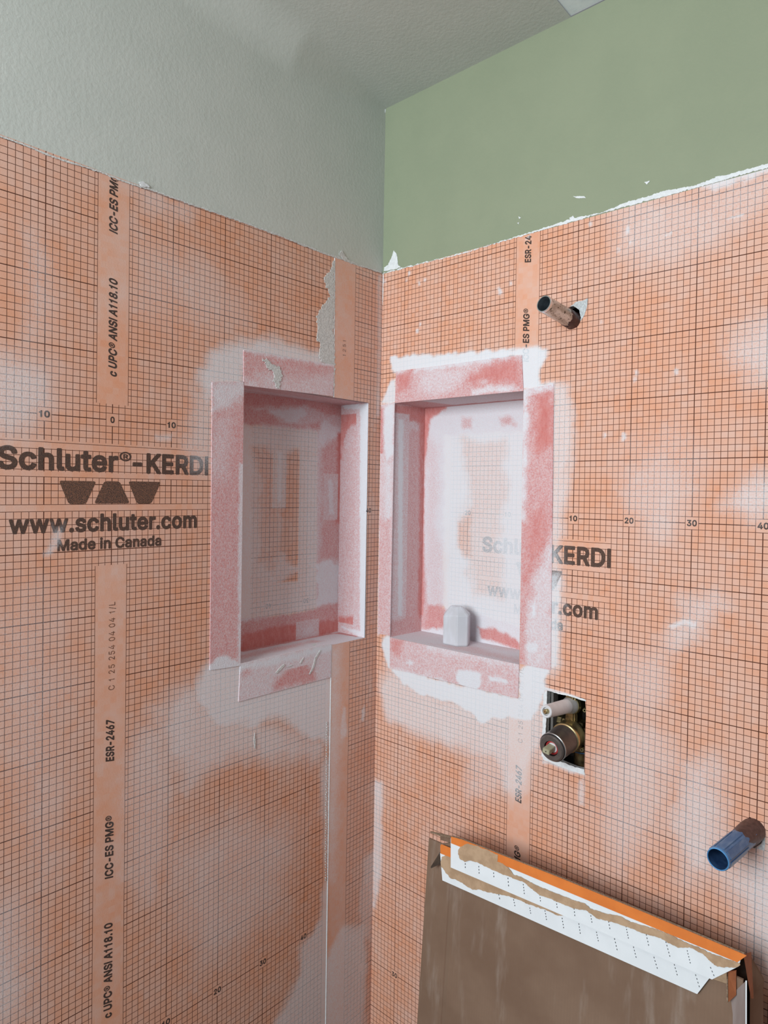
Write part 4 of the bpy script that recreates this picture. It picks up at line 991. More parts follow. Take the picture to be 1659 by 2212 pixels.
def block(surf, axis, inv, parent, m1):
    letter('Schluter', axis, surf, inv, -16.1, .95, -7.9, 2.95, parent, m1, .05)
    letter('®', axis, surf, inv, 1.15, 3.1, -6.7, 1.85, parent, m1, .01)
    letter('-KERDI', axis, surf, inv, 3.3, 17.0, -7.95, 2.95, parent, m1, .05)
    for t in TR:
        trapezoid(surf, axis, inv, t, parent, M_INK2)
    letter('www.schluter.com', axis, surf, inv, -14.6, 14.9, -17.0, 2.45, parent, m1, .045)
    letter('Made in Canada', axis, surf, inv, -8.1, 8.35, -19.75, 1.55, parent, m1, .035)


IT = dict(shear=.22, rot=90, off=.035)
block(wl, 0, inv_left, left, M_INKB)
for n_, u in (('10', -10), ('0', 0), ('10', 10)):
    w = .75 if len(n_) == 2 else .33
    letter(n_, 0, wl, inv_left, u - w, u + w, -.42, .88, left)
for n_, u in (('10', 10), ('20', 20), ('30', 30), ('40', 40)):
    letter(n_, 0, wl, inv_left, u - .75, u + .75, -100.42, .88, left)
letter('ICC-ES PMG®', 0, wl, inv_left, 28.6, 38.5, .5, 1.2, left, clip=ZT - .001, **IT)
letter('c UPC® ANSI A118.10', 0, wl, inv_left, 6.7, 21.7, .55, 1.2, left, **IT)
letter('C 1 25 254 04 04 1/L', 0, wl, inv_left, -41.9, -28.2, .65, .95, left, M_INK3, 0.0, 0, 90, gap=60)
letter('ESR-2467', 0, wl, inv_left, -53.1, -46.4, .62, 1.2, left, **IT)
letter('ICC-ES PMG®', 0, wl, inv_left, -71.5, -61.5, .62, 1.2, left, **IT)
letter('c UPC® ANSI A118.10', 0, wl, inv_left, -93.5, -78.4, .58, 1.2, left, **IT)
block(wr, 1, inv_right, right, M_INKB)
for n_, u in (('10', 10), ('20', 20), ('30', 30), ('40', 40)):
    letter(n_, 1, wr, inv_right, u - .75, u + .75, -.42, .88, right)
letter('30', 1, wr, inv_right, -30.75, -29.25, -100.42, .88, right)
letter('ESR-2467', 1, wr, inv_right, 46.6, 53.3, .6, 1.2, right, clip=ZT - .001, **IT)
letter('ICC-ES PMG®', 1, wr, inv_right, 28.4, 38.3, .48, 1.2, right, **IT)
letter('C 1 25 254 04 05 1/L', 1, wr, inv_right, -41.9, -28.0, .62, .95, right, M_INK3, 0.0, 0, 90, gap=60)
letter('ESR-2467', 1, wr, inv_right, -53.1, -46.2, .55, 1.2, right, **IT)
letter('ICC-ES PMG®', 1, wr, inv_right, -71.3, -61.2, .55, 1.2, right, **IT)
letter('1 2 5 1', 0, lap, inv_lap, onL(741, 769)[2] * 100, onL(741, 735)[2] * 100, -47.6, .85, left, M_INK3, 0.0, 0, 90)
letter('40', 0, lap, inv_lap, -40.75, -39.25, -.42, .88, left)
for n_, u in (('20', -20), ('10', -10)):
    letter(n_, 1, bR, inv_bR, u - .75, u + .75, -.42, .88, NRr)
letter('Schluter', 1, bR, inv_bR, -16.1, .95, -7.9, 2.95, NRr, M_INK2, .05)
letter('www.schluter.com', 1, bR, inv_bR, -14.6, 14.9, -17.0, 2.45, NRr, M_INK2, .045)
letter('Made in Canada', 1, bR, inv_bR, -8.1, 8.35, -19.75, 1.55, NRr, M_INK2, .035)
trapezoid(bR, 1, inv_bR, TR[0], NRr, M_INK2)
for n_, u in (('30', 30), ('40', 40)):
    letter(n_, 0, bl, inv_bL, u - .75, u + .75, -.42 + .84, .88, NLr, M_INK2, .03, 0, 180) if False else letter(n_, 0, bl, lambda U, V_: inv_bL(U, V_), u - .75, u + .75, -.42, .88, NLr, M_INK2)

# ------------------------------------------------------------------ white crystal on the shelf of the right niche
m, t, b = new_mat('milky_stone', .32, .5)
co = objco(t, (1, 1, .35))
nz = noise(t, 45, 3, .55, co)
t.links.new(mixc(t, nz.ramp(.35, .7), (.58, .58, .61), (.66, .67, .72)).k, b.inputs['Base Color'])
b.inputs['Subsurface Weight'].default_value = .35
b.inputs['Subsurface Radius'].default_value = (.02, .02, .022)
b.inputs['Subsurface Scale'].default_value = .6
bump(t, b, noise(t, 160, 3, .6, objco(t, (1, 1, .3))), .25, .0008)
M_STONE = m
cr = empty('crystal', (.181, .052, -.2743), 'milky white faceted crystal tower with sloping top edges, standing on the niche shelf', 'crystal')
bm = bmesh.new()
base = [(-.0320, -.003), (-.020, -.0215), (.016, -.0225), (.0322, -.006), (.018, .0215), (-.017, .0225)]
top = [(-.0150, -.003), (-.011, -.009), (.006, -.010), (.0135, -.004), (.008, .007), (-.008, .008)]
rows = [[bm.verts.new((.181 + x * .97, .052 + y * .97, -.2741)) for x, y in base], [bm.verts.new((.181 + x, .052 + y, -.272)) for x, y in base]]
hh = [.061, .0585, .0630, .0640, .064, .063]
rows.append([bm.verts.new((.181 + x, .052 + y, -.274 + h)) for (x, y), h in zip(base, hh)])
rows.append([bm.verts.new((.181 + x, .052 + y, -.274 + .0795)) for x, y in top])
for i in range(3):
    for j in range(6):
        bm.faces.new((rows[i][j], rows[i][(j + 1) % 6], rows[i + 1][(j + 1) % 6], rows[i + 1][j]))
bm.faces.new(rows[0][::-1]); bm.faces.new(rows[3])
bmesh.ops.recalc_face_normals(bm, faces=bm.faces)
bmesh.ops.bevel(bm, geom=list(bm.edges), offset=.0016, segments=3, affect='EDGES')
me = bpy.data.meshes.new('stone'); bm.to_mesh(me); bm.free()
part(cr, link('stone', me, M_STONE))

# ------------------------------------------------------------------ shower arm stub
M_CHROME = simple('scuffed_chrome', (.60, .585, .56), (.42, .385, .34), 130, .28, .5, 1.0, .0003, (1, .35, 1), .42, .62)
M_CHROME_CLEAN = simple('bright_pipe_rim', (.80, .82, .84), (.72, .74, .76), 90, .22, .5, 1.0)
M_DOPE = simple('dark_red_sealant', (.060, .020, .020), (.030, .012, .012), 180, .35, .5, 0, .001)
M_BORE = simple('dark_pipe_bore', (.14, .17, .19), (.09, .11, .125), 120, .5, .4, .3)
m, t, b = new_mat('scraped_pipe_metal', .3, .5)
co = objco(t, (1, .3, 1)); n1 = noise(t, 75, 5, .7, co); n2 = noise(t, 230, 4, .7, objco(t))
b.inputs['Metallic'].default_value = .6
c_ = mixc(t, n1.ramp(.40, .60), (.66, .66, .64), (.40, .37, .33))
c_ = mixc(t, n2.ramp(.56, .63), c_, (.05, .045, .03))
t.links.new(c_.k, b.inputs['Base Color']); bump(t, b, n2, .4, .0006)
M_CHROME = m
f0, f1 = onR(1174.5, 656, -.085), np.array([.4575, .012, .3455])
ax = Vector(f1 - f0).normalized(); Lp = (Vector(f1) - Vector(f0)).length
pr = empty('pipe_stub', tuple(f1), 'bare chrome pipe end sticking out of the gridded wall below the green paint', 'pipe')
R = .0142
lathe('pipe', [(R * .87, 0), (R * .97, 0), (R * 1.0, .0012), (R, .004), (R, Lp + .03)], f0, ax, [M_CHROME_CLEAN, M_CHROME], mi=[0, 0, 0, 1], parent=pr)
lathe('bore', [(R * .87, 0), (R * .86, Lp), (0, Lp)], f0, ax, [M_BORE], parent=pr)
bm = bmesh.new()
d = lathe('sealant', [(R * 1.005, Lp - .029), (R * 1.05, Lp - .0275), (R * 1.09, Lp - .023), (R * 1.06, Lp - .018), (R * 1.12, Lp - .011), (R * 1.06, Lp - .002), (R * .9, Lp + .004)], f0, ax, [M_DOPE], 64, pr)
for v in d.data.vertices:
    p_ = Vector(v.co); q = (p_ - Vector(f0)).dot(ax)
    k = float(fbm(np.array([p_.x * 160]), np.array([p_.z * 160]), 5, 3)[0])
    if q < Lp - .026:
        v.co = p_ + ax * k * .016
    else:
        v.co = p_ + (p_ - Vector(f0) - ax * q).normalized() * k * .0012
# bare board round the pipe where the membrane was torn away
flake('exposed_board', 1, [(1240, 656), (1244, 652), (1258, 650), (1270, 645), (1268, 662), (1262, 682), (1250, 698), (1244, 700), (1255, 688), (1251, 669), (1238, 661), (1230, 663)], M_BOARD, .0004, right, 1.4, 61, 1.5)

# ------------------------------------------------------------------ blue capped drain stub
m, t, b = new_mat('blue_plastic', .32, .5)
nb = noise(t, 120, 4, .65, objco(t, (1, .3, 1)))
t.links.new(mixc(t, nb.ramp(.4, .72), (.048, .140, .30), (.13, .23, .38)).k, b.inputs['Base Color'])
M_BLUE = m
M_BLUERIM = simple('blue_plastic_rim', (.10, .32, .62), (.07, .25, .52), 60, .35, .5)
M_BLUEIN = simple('blue_plastic_inside', (.018, .045, .12), (.035, .08, .18), 90, .4, .5)
M_BROWN = simple('brown_sealant', (.085, .045, .042), (.050, .026, .025), 140, .4, .5, 0, .0012)
f0 = onR(1550, 1857, -.115); f1 = np.array([.7655, .012, -.4425])
ax = Vector(f1 - f0).normalized(); Lb = (Vector(f1) - Vector(f0)).length
br = empty('pipe_stub', tuple(f1), 'blue plastic pipe stub smeared with brown sealant, low at the right', 'pipe')
R = .0152
sleeve_L = .062
lathe('sleeve', [(R * .88, .001), (R * .93, 0), (R * .99, .001), (R * 1.0, .004), (R * 1.0, Lb - .012)], f0, ax, [M_BLUERIM, M_BLUE], 64, br, [0, 0, 0, 1])
lathe('bore', [(R * .88, .001), (R * .86, Lb), (0, Lb)], f0, ax, [M_BLUEIN], 48, br)
zz = ax; xx = zz.orthogonal().normalized(); yy = zz.cross(xx)
# raised flat ribs along the cap
for k in range(7):
    a = 2 * math.pi * k / 7 + .2
    pts = []
    for da_, h in ((-.36, .006), (.36, .006), (.36, sleeve_L), (-.36, sleeve_L)):
        pts.append(Vector(f0) + zz * h + (xx * math.cos(a + da_) + yy * math.sin(a + da_)) * R * .995)
    n_ = xx * math.cos(a) + yy * math.sin(a)
    rib = solid_poly('grip_rib', pts, n_, R * .085, M_BLUE, br)
    bm = bmesh.new(); bm.from_mesh(rib.data); bmesh.ops.bevel(bm, geom=list(bm.edges), offset=.0005, segments=2, affect='EDGES'); bm.to_mesh(rib.data); bm.free()
d = lathe('sealant', [(R * 1.0, Lb - .050), (R * 1.02, Lb - .047), (R * 1.06, Lb - .036), (R * 1.08, Lb - .024), (R * 1.04, Lb - .012), (R * 1.06, Lb - .003), (R * .95, Lb + .002)], f0, ax, [M_BROWN], 72, br)
for v in d.data.vertices:
    p_ = Vector(v.co); q = (p_ - Vector(f0)).dot(ax)
    rad = (p_ - Vector(f0) - ax * q).normalized()
    k = float(fbm(np.array([p_.x * 120]), np.array([p_.z * 120]), 9, 3)[0])
    if q < Lb - .045:
        v.co = p_ + ax * (k * .02 - rad.z * .010)
    else:
        v.co = p_ + rad * k * .0014
flake('exposed_board', 1, [(1606, 1826), (1612, 1822), (1622, 1830), (1634, 1832), (1645, 1822), (1649, 1806), (1646, 1790), (1650, 1794), (1653, 1812), (1651, 1838), (1640, 1834), (1618, 1830)], M_BOARD, .0006, right, 1.6, 71, 1.5)

# ------------------------------------------------------------------ rough-in shower valve in its cut-out
M_BRASS = simple('dull_brass', (.30, .225, .105), (.12, .092, .05), 70, .36, .5, .9, .0004)
M_BRASSB = simple('bright_brass', (.62, .50, .27), (.45, .36, .18), 60, .28, .5, .9)
M_BRONZE = simple('grey_brown_collar', (.118, .096, .086), (.092, .076, .070), 160, .38, .5, .25)
M_STEEL = simple('pale_collar_rim', (.52, .51, .50), (.44, .43, .42), 80, .3, .5, .8)
M_NYLON = simple('milky_nylon', (.50, .455, .43), (.42, .385, .37), 60, .35, .5)
M_NYLON2 = simple('milky_nylon_rim', (.66, .65, .66), (.60, .59, .60), 60, .35, .5)
M_RED = simple('red_ring', (.46, .045, .045), (.38, .035, .035), 60, .4, .5)
M_WHITEP = simple('white_plastic', (.70, .68, .68), (.62, .60, .60), 60, .4, .5)
M_STEM = simple('olive_stem', (.42, .40, .27), (.34, .32, .21), 60, .4, .5)
M_BLACK = simple('black_rubber', (.012, .011, .011), (.02, .018, .018), 60, .5, .4)
vr = empty('shower_valve', (.4655, .01, -.38), 'brass shower valve body with grey round collar in a rectangular wall cut-out', 'valve')
# collar
ca = np.array([.4648, -.060, -.3882]); cb = np.array([.4662, -.010, -.3822])
ax = Vector(cb - ca).normalized(); ca_ = ca
lathe('collar', [(.0125, .004), (.0130, .0004), (.0205, .0), (.0228, .0022), (.0232, .0034), (.0232, .0044), (.0242, .0050), (.0250, .0056), (.0250, .0072), (.0243, .0084), (.0246, .040), (.0240, .050)], ca_, ax,
      [M_BRONZE, M_BLACK, M_STEEL], 64, vr, [1, 0, 0, 1, 1, 1, 2, 2, 0, 0, 0])
lathe('cartridge', [(.0125, .004), (.0125, .014), (0, .014)], ca_, ax, [M_BLACK], 40, vr)
tor = lathe('red_ring', [(.0088, .010), (.0090, .0035), (.0100, .0025), (.0116, .0035), (.0118, .010)], ca_, ax, [M_RED], 48, vr)
lathe('white_bush', [(.0088, .008), (.0086, .005), (.0, .005)], ca_, ax, [M_WHITEP], 40, vr)
xx = Vector((1, 0, 0)); xx = (xx - ax * xx.dot(ax)).normalized(); zz = xx.cross(ax); zz = zz if zz.z > 0 else -zz


def boxat(name, o, ux, uy, uz, sx, sy, sz, mat, parent, bev=.0006):
    V = []
    for k in (-1, 1):
        for j in (-1, 1):
            for i in (-1, 1):
                V.append(tuple(Vector(o) + ux * sx * i / 2 + uy * sy * j / 2 + uz * sz * k / 2))
    F = [(0, 1, 3, 2), (4, 6, 7, 5), (0, 4, 5, 1), (2, 3, 7, 6), (0, 2, 6, 4), (1, 5, 7, 3)]
    ob = mesh(name, V, F, mat); orient(ob)
    if bev:
        bm = bmesh.new(); bm.from_mesh(ob.data); bmesh.ops.bevel(bm, geom=list(bm.edges), offset=bev, segments=2, affect='EDGES'); bm.to_mesh(ob.data); bm.free()
    if parent:
        part(parent, ob)
    return ob


rx = (xx * .985 - zz * .17).normalized(); rz = (zz * .985 + xx * .17).normalized()
boxat('stem', Vector(ca_) - ax * .0055 - xx * .0005 + zz * .001, rx, ax, rz, .0125, .020, .0085, M_STEM, vr)
lathe('stem_screw_hole', [(.0011, .0003), (.0011, -.0002), (0, -.0002)], Vector(ca_) - ax * .0155 - xx * .0005 + zz * .001, ax, [M_BLACK], 16, vr)
# brass flange behind the collar
lathe('flange', [(.0235, -.004), (.0262, -.003), (.0268, 0), (.0258, .004), (.0255, .012), (.0262, .014), (.0262, .02), (.02, .02)], cb, ax, [M_BRASSB], 56, vr)
# body: riser with faceted sides, diverter port on top, side outlet
by = .026
riser = boxat('body', (.4655, .020, -.352), Vector((1, 0, 0)), Vector((0, 1, 0)), Vector((0, 0, 1)), .0185, .034, .085, M_BRASS, vr, .003)
boxat('body_block', (.468, .024, -.3815), Vector((1, 0, 0)), Vector((0, 1, 0)), Vector((0, 0, 1)), .050, .036, .046, M_BRASS, vr, .008)
lathe('inlet_union', [(.0125, 0), (.0135, .002), (.0135, .010), (.016, .012), (.016, .024), (.0135, .026), (.0135, .04)], (.4800, .032, -.3800), (1, 0, 0), [M_BRASSB], 8, vr, smoothf=False)
lathe('inlet_union', [(.0095, 0), (.0105, .002), (.0105, .010), (.0125, .012), (.0125, .024), (.0105, .026), (.0105, .04)], (.448, by + .012, -.3720), (-1, 0, 0), [M_BRASS], 8, vr, smoothf=False)
lathe('outlet', [(.014, 0), (.016, .003), (.016, .012), (.013, .014), (.013, .06)], (.472, by + .012, -.402), (0, 0, -1), [M_BRASS], 32, vr)
lathe('outlet_seal', [(.0164, .0125), (.0170, .0135), (.0164, .0145)], (.472, by + .012, -.402), (0, 0, -1), [M_BLUE], 32, vr)
pa_, pb_ = onR(1179, 1537, -.073), np.array([.4640, .010, -.3300])
ax = Vector(pb_ - pa_).normalized(); Ls = (Vector(pb_) - Vector(pa_)).length
lathe('port_cover', [(.0066, .006), (.0070, .0006), (.0098, 0), (.0108, .0012), (.0110, .004), (.0122, Ls - .016), (.0136, Ls - .009), (.0150, Ls - .004), (.0152, Ls)], pa_, ax, [M_NYLON, M_NYLON2], 48, vr, [1, 1, 1, 1, 1, 0, 0, 0, 0])
lathe('port_spindle', [(.0066, .005), (.0042, .005), (.0042, -.001), (.0026, -.0022), (.0026, -.003), (.0010, -.003), (.0010, .002), (0, .002)], pa_, ax, [M_BRASSB, M_NYLON2], 32, vr, [1, 0, 0, 0, 0, 0, 0])
lathe('port_ring', [(.0150, Ls - .002), (.0162, Ls - .001), (.0166, Ls + .001), (.0158, Ls + .003), (.0166, Ls + .0045), (.0166, Ls + .007), (.0150, Ls + .008)], pa_, ax, [M_BRASSB], 48, vr)
lathe('port_body', [(.0150, Ls + .006), (.0158, Ls + .010), (.0158, Ls + .034), (.010, Ls + .038), (0, Ls + .038)], pa_, ax, [M_BRASS], 40, vr)
lathe('screw', [(.0016, 0), (.0030, 0), (.0036, .001), (.0036, .008)], (.4880, .014, -.3350), (-.25, 1, 0), [M_BRASSB], 20, vr)
lathe('screw', [(.0016, 0), (.0030, 0), (.0036, .001), (.0036, .008)], (.4885, .006, -.4020), (-.25, 1, 0), [M_BRASSB], 20, vr)
# cast arrow and letters on the body
boxat('cast_mark', (.4749, .0125, -.3500), Vector((1, 0, 0)), Vector((0, 1, 0)), Vector((0, 0, 1)), .0010, .0010, .016, M_BRASSB, vr, 0)
boxat('cast_mark', (.4749, .0112, -.3432), Vector((1, 0, 0)), Vector((0, .7, .7)), Vector((0, -.7, .7)), .0010, .0040, .0009, M_BRASSB, vr, 0)
# timber blocking and cavity behind the opening
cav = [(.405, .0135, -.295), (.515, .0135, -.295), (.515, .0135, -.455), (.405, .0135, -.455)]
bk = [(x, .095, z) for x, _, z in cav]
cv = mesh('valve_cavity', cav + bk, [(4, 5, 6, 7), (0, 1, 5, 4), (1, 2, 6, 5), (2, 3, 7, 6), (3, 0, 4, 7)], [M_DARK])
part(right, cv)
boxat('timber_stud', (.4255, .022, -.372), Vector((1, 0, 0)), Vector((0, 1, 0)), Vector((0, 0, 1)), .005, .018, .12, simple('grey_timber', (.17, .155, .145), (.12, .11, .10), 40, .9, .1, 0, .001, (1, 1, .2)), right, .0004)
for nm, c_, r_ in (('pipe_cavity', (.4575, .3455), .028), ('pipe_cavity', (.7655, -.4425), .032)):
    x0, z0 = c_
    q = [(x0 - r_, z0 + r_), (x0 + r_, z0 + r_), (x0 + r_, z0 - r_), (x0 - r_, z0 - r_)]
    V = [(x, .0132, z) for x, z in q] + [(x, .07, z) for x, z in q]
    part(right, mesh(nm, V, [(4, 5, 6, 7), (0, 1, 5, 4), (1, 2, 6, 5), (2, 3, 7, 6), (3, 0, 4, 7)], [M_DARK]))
# ragged board ledge under the valve opening
flake('exposed_board', 1, [(1172, 1634), (1176, 1631), (1210, 1644), (1240, 1656), (1262, 1662), (1263, 1674), (1240, 1667), (1208, 1655), (1174, 1641)], M_PLASTER, .0006, right, 1.4, 81, 1.5)
flake('exposed_board', 1, [(1174, 1500), (1182, 1490), (1180, 1560), (1176, 1636), (1170, 1634)], M_PLASTER, .0004, right, 1.0, 83, 1.5)
flake('exposed_board', 1, [(1184, 1491), (1206, 1495.5), (1234, 1500.5), (1252, 1507), (1266, 1512), (1266, 1515), (1250, 1510.5), (1232, 1504), (1206, 1499)], M_PLASTER, .0005, right, 1.3, 85, 1.2)

# ------------------------------------------------------------------ carton leaning on the right wall
m, t, b = new_mat('brown_cardboard', .85, .2)
co = objco(t)
n1 = noise(t, 7, 4, .6, co); n2 = noise(t, 300, 3, .7, co); n3 = noise(t, 22, 4, .6, objco(t, (1.6, 1.6, .25)))
wv = t.nodes.new('ShaderNodeTexWave'); wv.wave_type = 'BANDS'; wv.bands_direction = 'X'; wv.inputs['Scale'].default_value = 62; wv.inputs['Distortion'].default_value = .4
t.links.new(co, wv.inputs['Vector'])
c_ = mixc(t, n1.ramp(.3, .7), (.185, .112, .074), (.240, .155, .106))
c_ = mixc(t, n3.ramp(.52, .8) * .6, c_, (.40, .33, .28))
c_ = mixc(t, n2.ramp(.3, .7) * .25, c_, (.20, .135, .095))
c_ = mixc(t, X(t, wv.outputs['Fac']) * .10, c_, (.17, .11, .08))
t.links.new(c_.k, b.inputs['Base Color'])
M_CARD = m
M_CARDD = simple('cardboard_raw_edge', (.30, .215, .15), (.16, .11, .075), 420, .9, .1, 0, .0006)
M_TORN = simple('torn_tape_paper', (.49, .335, .215), (.40, .265, .165), 60, .9, .1, 0, .0008)
M_WHITEC = simple('white_carton_print', (.78, .81, .83), (.75, .78, .80), 30, .55, .35)
M_ORANGEC = simple('orange_carton_print', (.74, .215, .045), (.68, .19, .04), 30, .4, .4)
M_RUST = simple('orange_brown_tuck_flap', (.33, .105, .04), (.26, .08, .032), 60, .5, .35)
bx = empty('cardboard_box', (.51, -.09, ZF), 'brown cardboard carton with orange and white top flaps leaning on the right wall', 'box')
LEAN = .075
D0 = .095


def onB(px, py, lift=0.0):
    """point on the leaning front of the carton"""
    d = ray(px, py)
    # plane: y + D0 + LEAN*(-.585 - z) + lift = 0
    n = np.array([0, 1, -LEAN]); k = -(D0 - LEAN * .585 + lift)
    return CAM + d * ((k - CAM @ n) / (d @ n))


NB = (0, -1, LEAN)


def frontp(x, z, lift=0.0):
    return (x, -(D0 + LEAN * (-.585 - z)) - lift, z)


TH = .0035
fl = onB(925, 1812); cl = onB(975, 1909); crn = onB(1613, 2100)
x_l, x_c, x_r = fl[0], cl[0], crn[0]
# front panel with its crease; a shallow fold angle to the left
zt_f = -.612
front = [frontp(x_c, zt_f), frontp(x_r - .004, zt_f + .004), frontp(x_r - .004, ZF + .003), frontp(x_c, ZF + .003)]
solid_poly('front_panel', front, (0, 1, 0), TH, M_CARD, bx)
wing = [frontp(x_l, fl[2], -.002), frontp(x_l + .030, fl[2] + .001, -.0015), frontp(x_c + .004, zt_f + .016, -.0006), frontp(x_c + .004, ZF + .003, -.0006), frontp(x_l, ZF + .003, -.002)]
solid_poly('side_wing', wing, (0, 1, 0), TH, M_CARD, bx)
cz_ = [frontp(x_c - .006, zt_f + .014, -.0012), frontp(x_c - .001, zt_f + .014, .0016), frontp(x_c + .005, zt_f + .014, -.0001)]
cz2 = [frontp(x_c - .006, ZF + .003, -.0012), frontp(x_c - .001, ZF + .003, .0016), frontp(x_c + .005, ZF + .003, -.0001)]
part(bx, orient(mesh('crease', cz_ + cz2, [(0, 1, 4, 3), (1, 2, 5, 4)], [M_CARD])))
# back panel, lying against the wall, and the two side panels
yb = lambda z: -.012 - LEAN * max(0, (-.66 - z)) * .9


def sq(name, P, n, th, mat):
    return solid_poly(name, P, n, th, mat, bx)


zb = -.672
bxr = onR(1641, 2068, -.02)[0]
sq('back_panel', [(x_l + .01, yb(zb), zb), (bxr, yb(zb), zb + .006), (bxr, yb(ZF), ZF + .003), (x_l + .01, yb(ZF), ZF + .003)], (0, -1, 0), TH, M_CARD)
sq('side_panel', [(x_r - .010, -.03, -.72), (x_r - .010, frontp(0, -.72)[1] + .008, -.72), (x_r - .010, frontp(0, ZF)[1] + .008, ZF + .003), (x_r - .010, yb(ZF) - .004, ZF + .003)], (-1, 0, 0), TH, M_CARD)
sq('side_panel', [(x_l + .02, -.03, -.70), (x_l + .02, frontp(0, -.70)[1] + .008, -.70), (x_l + .02, frontp(0, ZF)[1] + .008, ZF + .003), (x_l + .02, yb(ZF) - .004, ZF + .003)], (1, 0, 0), TH, M_CARD)


def pl(lift, *pp):
    return [onB(a, b_, lift) for a, b_ in pp]


# lower (inner) top flap
L1 = .004
sq('top_flap', pl(L1, (952, 1842), (1000, 1862), (1546, 2088), (1534, 2111), (1507, 2146), (957, 1901)), NB, .002, M_WHITEC)
sq('orange_edge', pl(L1 + .002, (952, 1826), (954, 1823.5), (985, 1836), (1540, 2062), (1540, 2078), (985, 1856), (952, 1843)), NB, .0012, M_ORANGEC)
# upper (outer) top flap
L2 = .013
fa = sq('top_flap', pl(L2, (975, 1810), (1000, 1818), (1200, 1896), (1400, 1978), (1602, 2066), (1597, 2086), (1539, 2114.5), (1300, 2012), (975, 1873)), NB, .002, M_WHITEC)
oe = sq('orange_edge', pl(L2 + .002, (975, 1807), (1000, 1814), (1200, 1892), (1400, 1974), (1607, 2061), (1613, 2064), (1593, 2078), (1400, 1998), (1200, 1915), (1076, 1863), (1000, 1831), (975, 1821)), NB, .0012, M_ORANGEC)
# rolled fold along the top edge of the flap
fold = [onB(a, b_, L2 + .002) for a, b_ in ((975, 1807.5), (1000, 1814.5), (1200, 1892.5), (1400, 1974.5), (1607, 2061.5))]
V, F = [], []
for p in fold:
    for q in range(7):
        a = math.pi * q / 6 * .9
        V.append((p[0], p[1] + .0028 * (1 - math.cos(a)), p[2] + .0013 * math.sin(a) - .0006))
for i in range(len(fold) - 1):
    for q in range(6):
        F.append((i * 7 + q, i * 7 + q + 1, (i + 1) * 7 + q + 1, (i + 1) * 7 + q))
part(bx, mesh('fold', V, F, [M_CARDD], smoothf=True))
# strip of torn brown tape paper left on each flap
up = [(990, 1836), (994, 1830), (1004, 1824), (1012, 1822.5), (1030, 1827), (1048, 1834), (1064, 1841), (1076, 1847), (1074, 1861), (1086, 1865), (1098, 1874), (1110, 1890), (1130, 1897), (1150, 1908), (1180, 1921), (1210, 1933), (1240, 1945), (1264, 1952), (1276, 1963), (1300, 1971), (1340, 1979), (1364, 1992), (1400, 2002), (1420, 2008), (1450, 2020), (1486, 2038), (1510, 2047), (1540, 2061), (1560, 2068), (1580, 2075), (1597, 2080), (1599, 2085), (1588, 2090),
      (1575, 2090), (1550, 2088), (1538, 2080), (1520, 2062), (1490, 2046), (1464, 2047), (1440, 2034), (1425, 2026), (1390, 2016), (1360, 2004), (1330, 1994), (1290, 1984), (1266, 1966), (1240, 1963), (1200, 1946), (1165, 1933), (1130, 1905), (1110, 1898), (1080, 1886), (1050, 1872), (1030, 1862), (1013, 1859), (1004, 1862), (994, 1856), (990, 1846)]
sq('torn_paper', [onB(a, b_, L2 + .0033) for a, b_ in ragged(up, 2.2, 2.5, 91)], NB, .0004, M_TORN)
lo = [(952, 1862), (956, 1850), (966, 1845), (985, 1850), (1010, 1876), (1050, 1893), (1110, 1919), (1180, 1950), (1232, 1972), (1226, 1980), (1212, 1978), (1200, 1976), (1180, 1966), (1160, 1960), (1130, 1948), (1108, 1939), (1090, 1934), (1070, 1930), (1050, 1926), (1032, 1921), (1022, 1922), (1010, 1916), (1000, 1908), (985, 1900), (972, 1896), (962, 1884), (953, 1872)]
sq('torn_paper', [onB(a, b_, L1 + .0023) for a, b_ in ragged(lo, 2.0, 2.5, 93)], NB, .0004, M_TORN)
# dashed fold marks printed across the flaps
M_PRINT = simple('black_print', (.05, .05, .055), (.04, .04, .045), 40, .6, .3)


def dashes(lift, x0, y0, x1, y1, n, w=1.5):
    P0, P1 = np.array([x0, y0]), np.array([x1, y1])
    V, F = [], []
    for k in range(n):
        a, b_ = P0 + (P1 - P0) * (k + .1) / n, P0 + (P1 - P0) * (k + .55) / n
        i = len(V)
        for p, s_ in ((a, -w / 2), (a, w / 2), (b_, w / 2), (b_, -w / 2)):
            V.append(tuple(onB(p[0] + s_, p[1], lift)))
        F.append((i, i + 1, i + 2, i + 3))
    return V, F


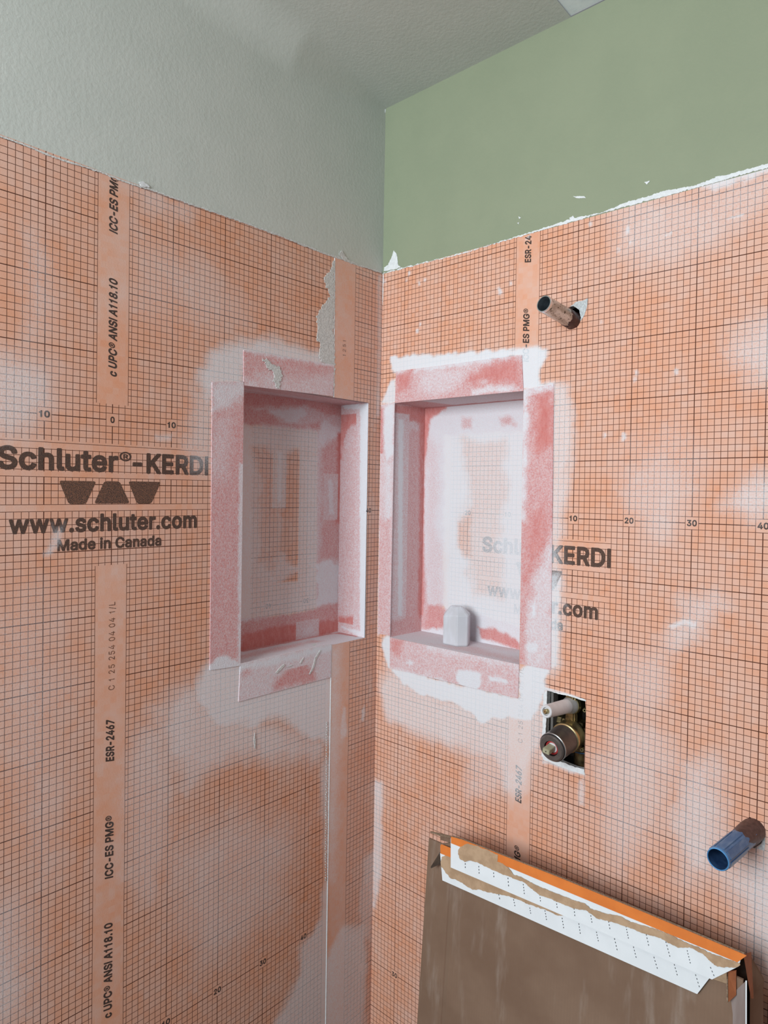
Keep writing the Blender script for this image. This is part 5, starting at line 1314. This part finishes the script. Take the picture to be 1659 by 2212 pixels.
for (x0, y0, x1, y1, n, lf) in ((1005, 1864, 1005, 1878, 2, L2), (1034, 1870, 1035, 1890, 3, L2), (1066, 1884, 1067, 1898, 2, L2), (1097, 1895, 1099, 1918, 3, L2), (1130, 1909, 1133, 1934, 4, L2), (1165, 1925, 1168, 1950, 4, L2),
                                (1200, 1938, 1204, 1964, 4, L2), (1239, 1954, 1242, 1982, 4, L2), (1275, 1970, 1279, 1996, 4, L2), (1313, 1982, 1318, 2010, 4, L2), (1352, 2000, 1358, 2030, 5, L2), (1394, 2010, 1402, 2046, 5, L2), (1438, 2033, 1448, 2070, 5, L2), (1484, 2052, 1492, 2084, 5, L2), (1534, 2088, 1544, 2112, 3, L2),
                                (1077, 1930, 1080, 1946, 2, L1), (1109, 1942, 1113, 1960, 3, L1), (1144, 1960, 1147, 1976, 3, L1), (1177, 1966, 1181, 1990, 4, L1), (1214, 1982, 1218, 2008, 4, L1), (1250, 1994, 1254, 2020, 4, L1), (1288, 2012, 1293, 2036, 4, L1), (1327, 2026, 1334, 2056, 4, L1), (1368, 2044, 1375, 2072, 4, L1), (1412, 2066, 1421, 2096, 4, L1), (1456, 2082, 1464, 2110, 4, L1), (1502, 2104, 1512, 2136, 4, L1)):
    v_, f_ = dashes(lf + .0023, x0, y0, x1, y1, n)
    part(bx, mesh('printed_dashes', v_, f_, [M_PRINT]))
# left: tuck flap seen as a dark folded triangle, and a stray flap edge poking up
sq('tuck_flap', [onB(952, 1838, .004), onB(952.5, 1866, .004), onB(931, 1876, .020), onB(930, 1873, .020)], (-.3, 1, 0), .002, simple('cardboard_inside_dark', (.10, .07, .052), (.075, .052, .04), 60, .9, .1))
sq('tuck_flap', [onB(929, 1796, -.03), onB(950, 1800.5, -.02), onB(976, 1807, .006), onB(976, 1811, .006), onB(950, 1806, -.018), onB(929, 1798.5, -.028)], (0, 1, 0), .002, M_CARDD)
sq('back_flap', [onB(951, 1806, -.02), onB(976, 1812, -.006), onB(976, 1822, -.006), (onB(951, 1814, -.02))], (0, 1, 0), .003, M_CARD)
# right end: hanging tuck flaps, open side and the rear edge
sq('tuck_flap', [onB(1571, 2100, .006), onB(1590, 2098, .002), onB(1590, 2150, .004), onB(1572, 2166, .012)], (0, 1, .1), .0025, M_RUST)
sq('tuck_flap_edge', [onB(1568.5, 2098, .007), onB(1571.5, 2098, .007), onB(1572.5, 2166, .013), onB(1569.5, 2164, .013)], (0, 1, .1), .003, M_CARDD)
sq('tuck_flap', [onB(1606, 2063, .010), onB(1621, 2058, -.01), onB(1624, 2120, -.02), onB(1626, 2158, -.022), onB(1622, 2156, -.018)], (.2, 1, .1), .0025, M_RUST)
sq('rear_flap', [onB(1621, 2068, -.03), onB(1640, 2100, -.06), onB(1650, 2118, -.062), onB(1648, 2135, -.062), onB(1644, 2860, -.06), onB(1616, 2860, -.04), onB(1620, 2150, -.03)], (0, 1, 0), .003, M_CARD)
sq('opening_shade_panel', [onB(1570, 2068, -.012), onB(1618, 2066, -.03), onB(1622, 2140, -.035), onB(1616, 2860, -.035), onB(1600, 2860, -.012), onB(1570, 2110, -.006)], (0, 1, 0), .002, simple('painted_opening_shade', (.035, .022, .016), (.02, .013, .01), 50, .9, .1))  # near-black sheet added to stand for the shade inside the open carton end
sq('raw_edge', [onB(1610.5, 2118, .0006), onB(1613.5, 2118, .0006), onB(1612, 2860, .0006), onB(1609, 2860, .0006)], NB, .0006, M_WHITEC)
sq('corner_tape', [onB(1578, 2150, .001), onB(1610, 2120, .001), onB(1612, 2860, .001), onB(1585, 2860, .001), onB(1583, 2190, .001)], NB, .0005, simple('shiny_packing_tape', (.30, .24, .22), (.24, .18, .16), 40, .2, .5, 0, 0, (1, 1, .15)))
sq('torn_corner', [onB(1540, 2114, .0125), onB(1570, 2097, .0125), onB(1570, 2124, .006), onB(1561, 2122, .006), onB(1552, 2119, .008)], NB, .001, M_TORN)
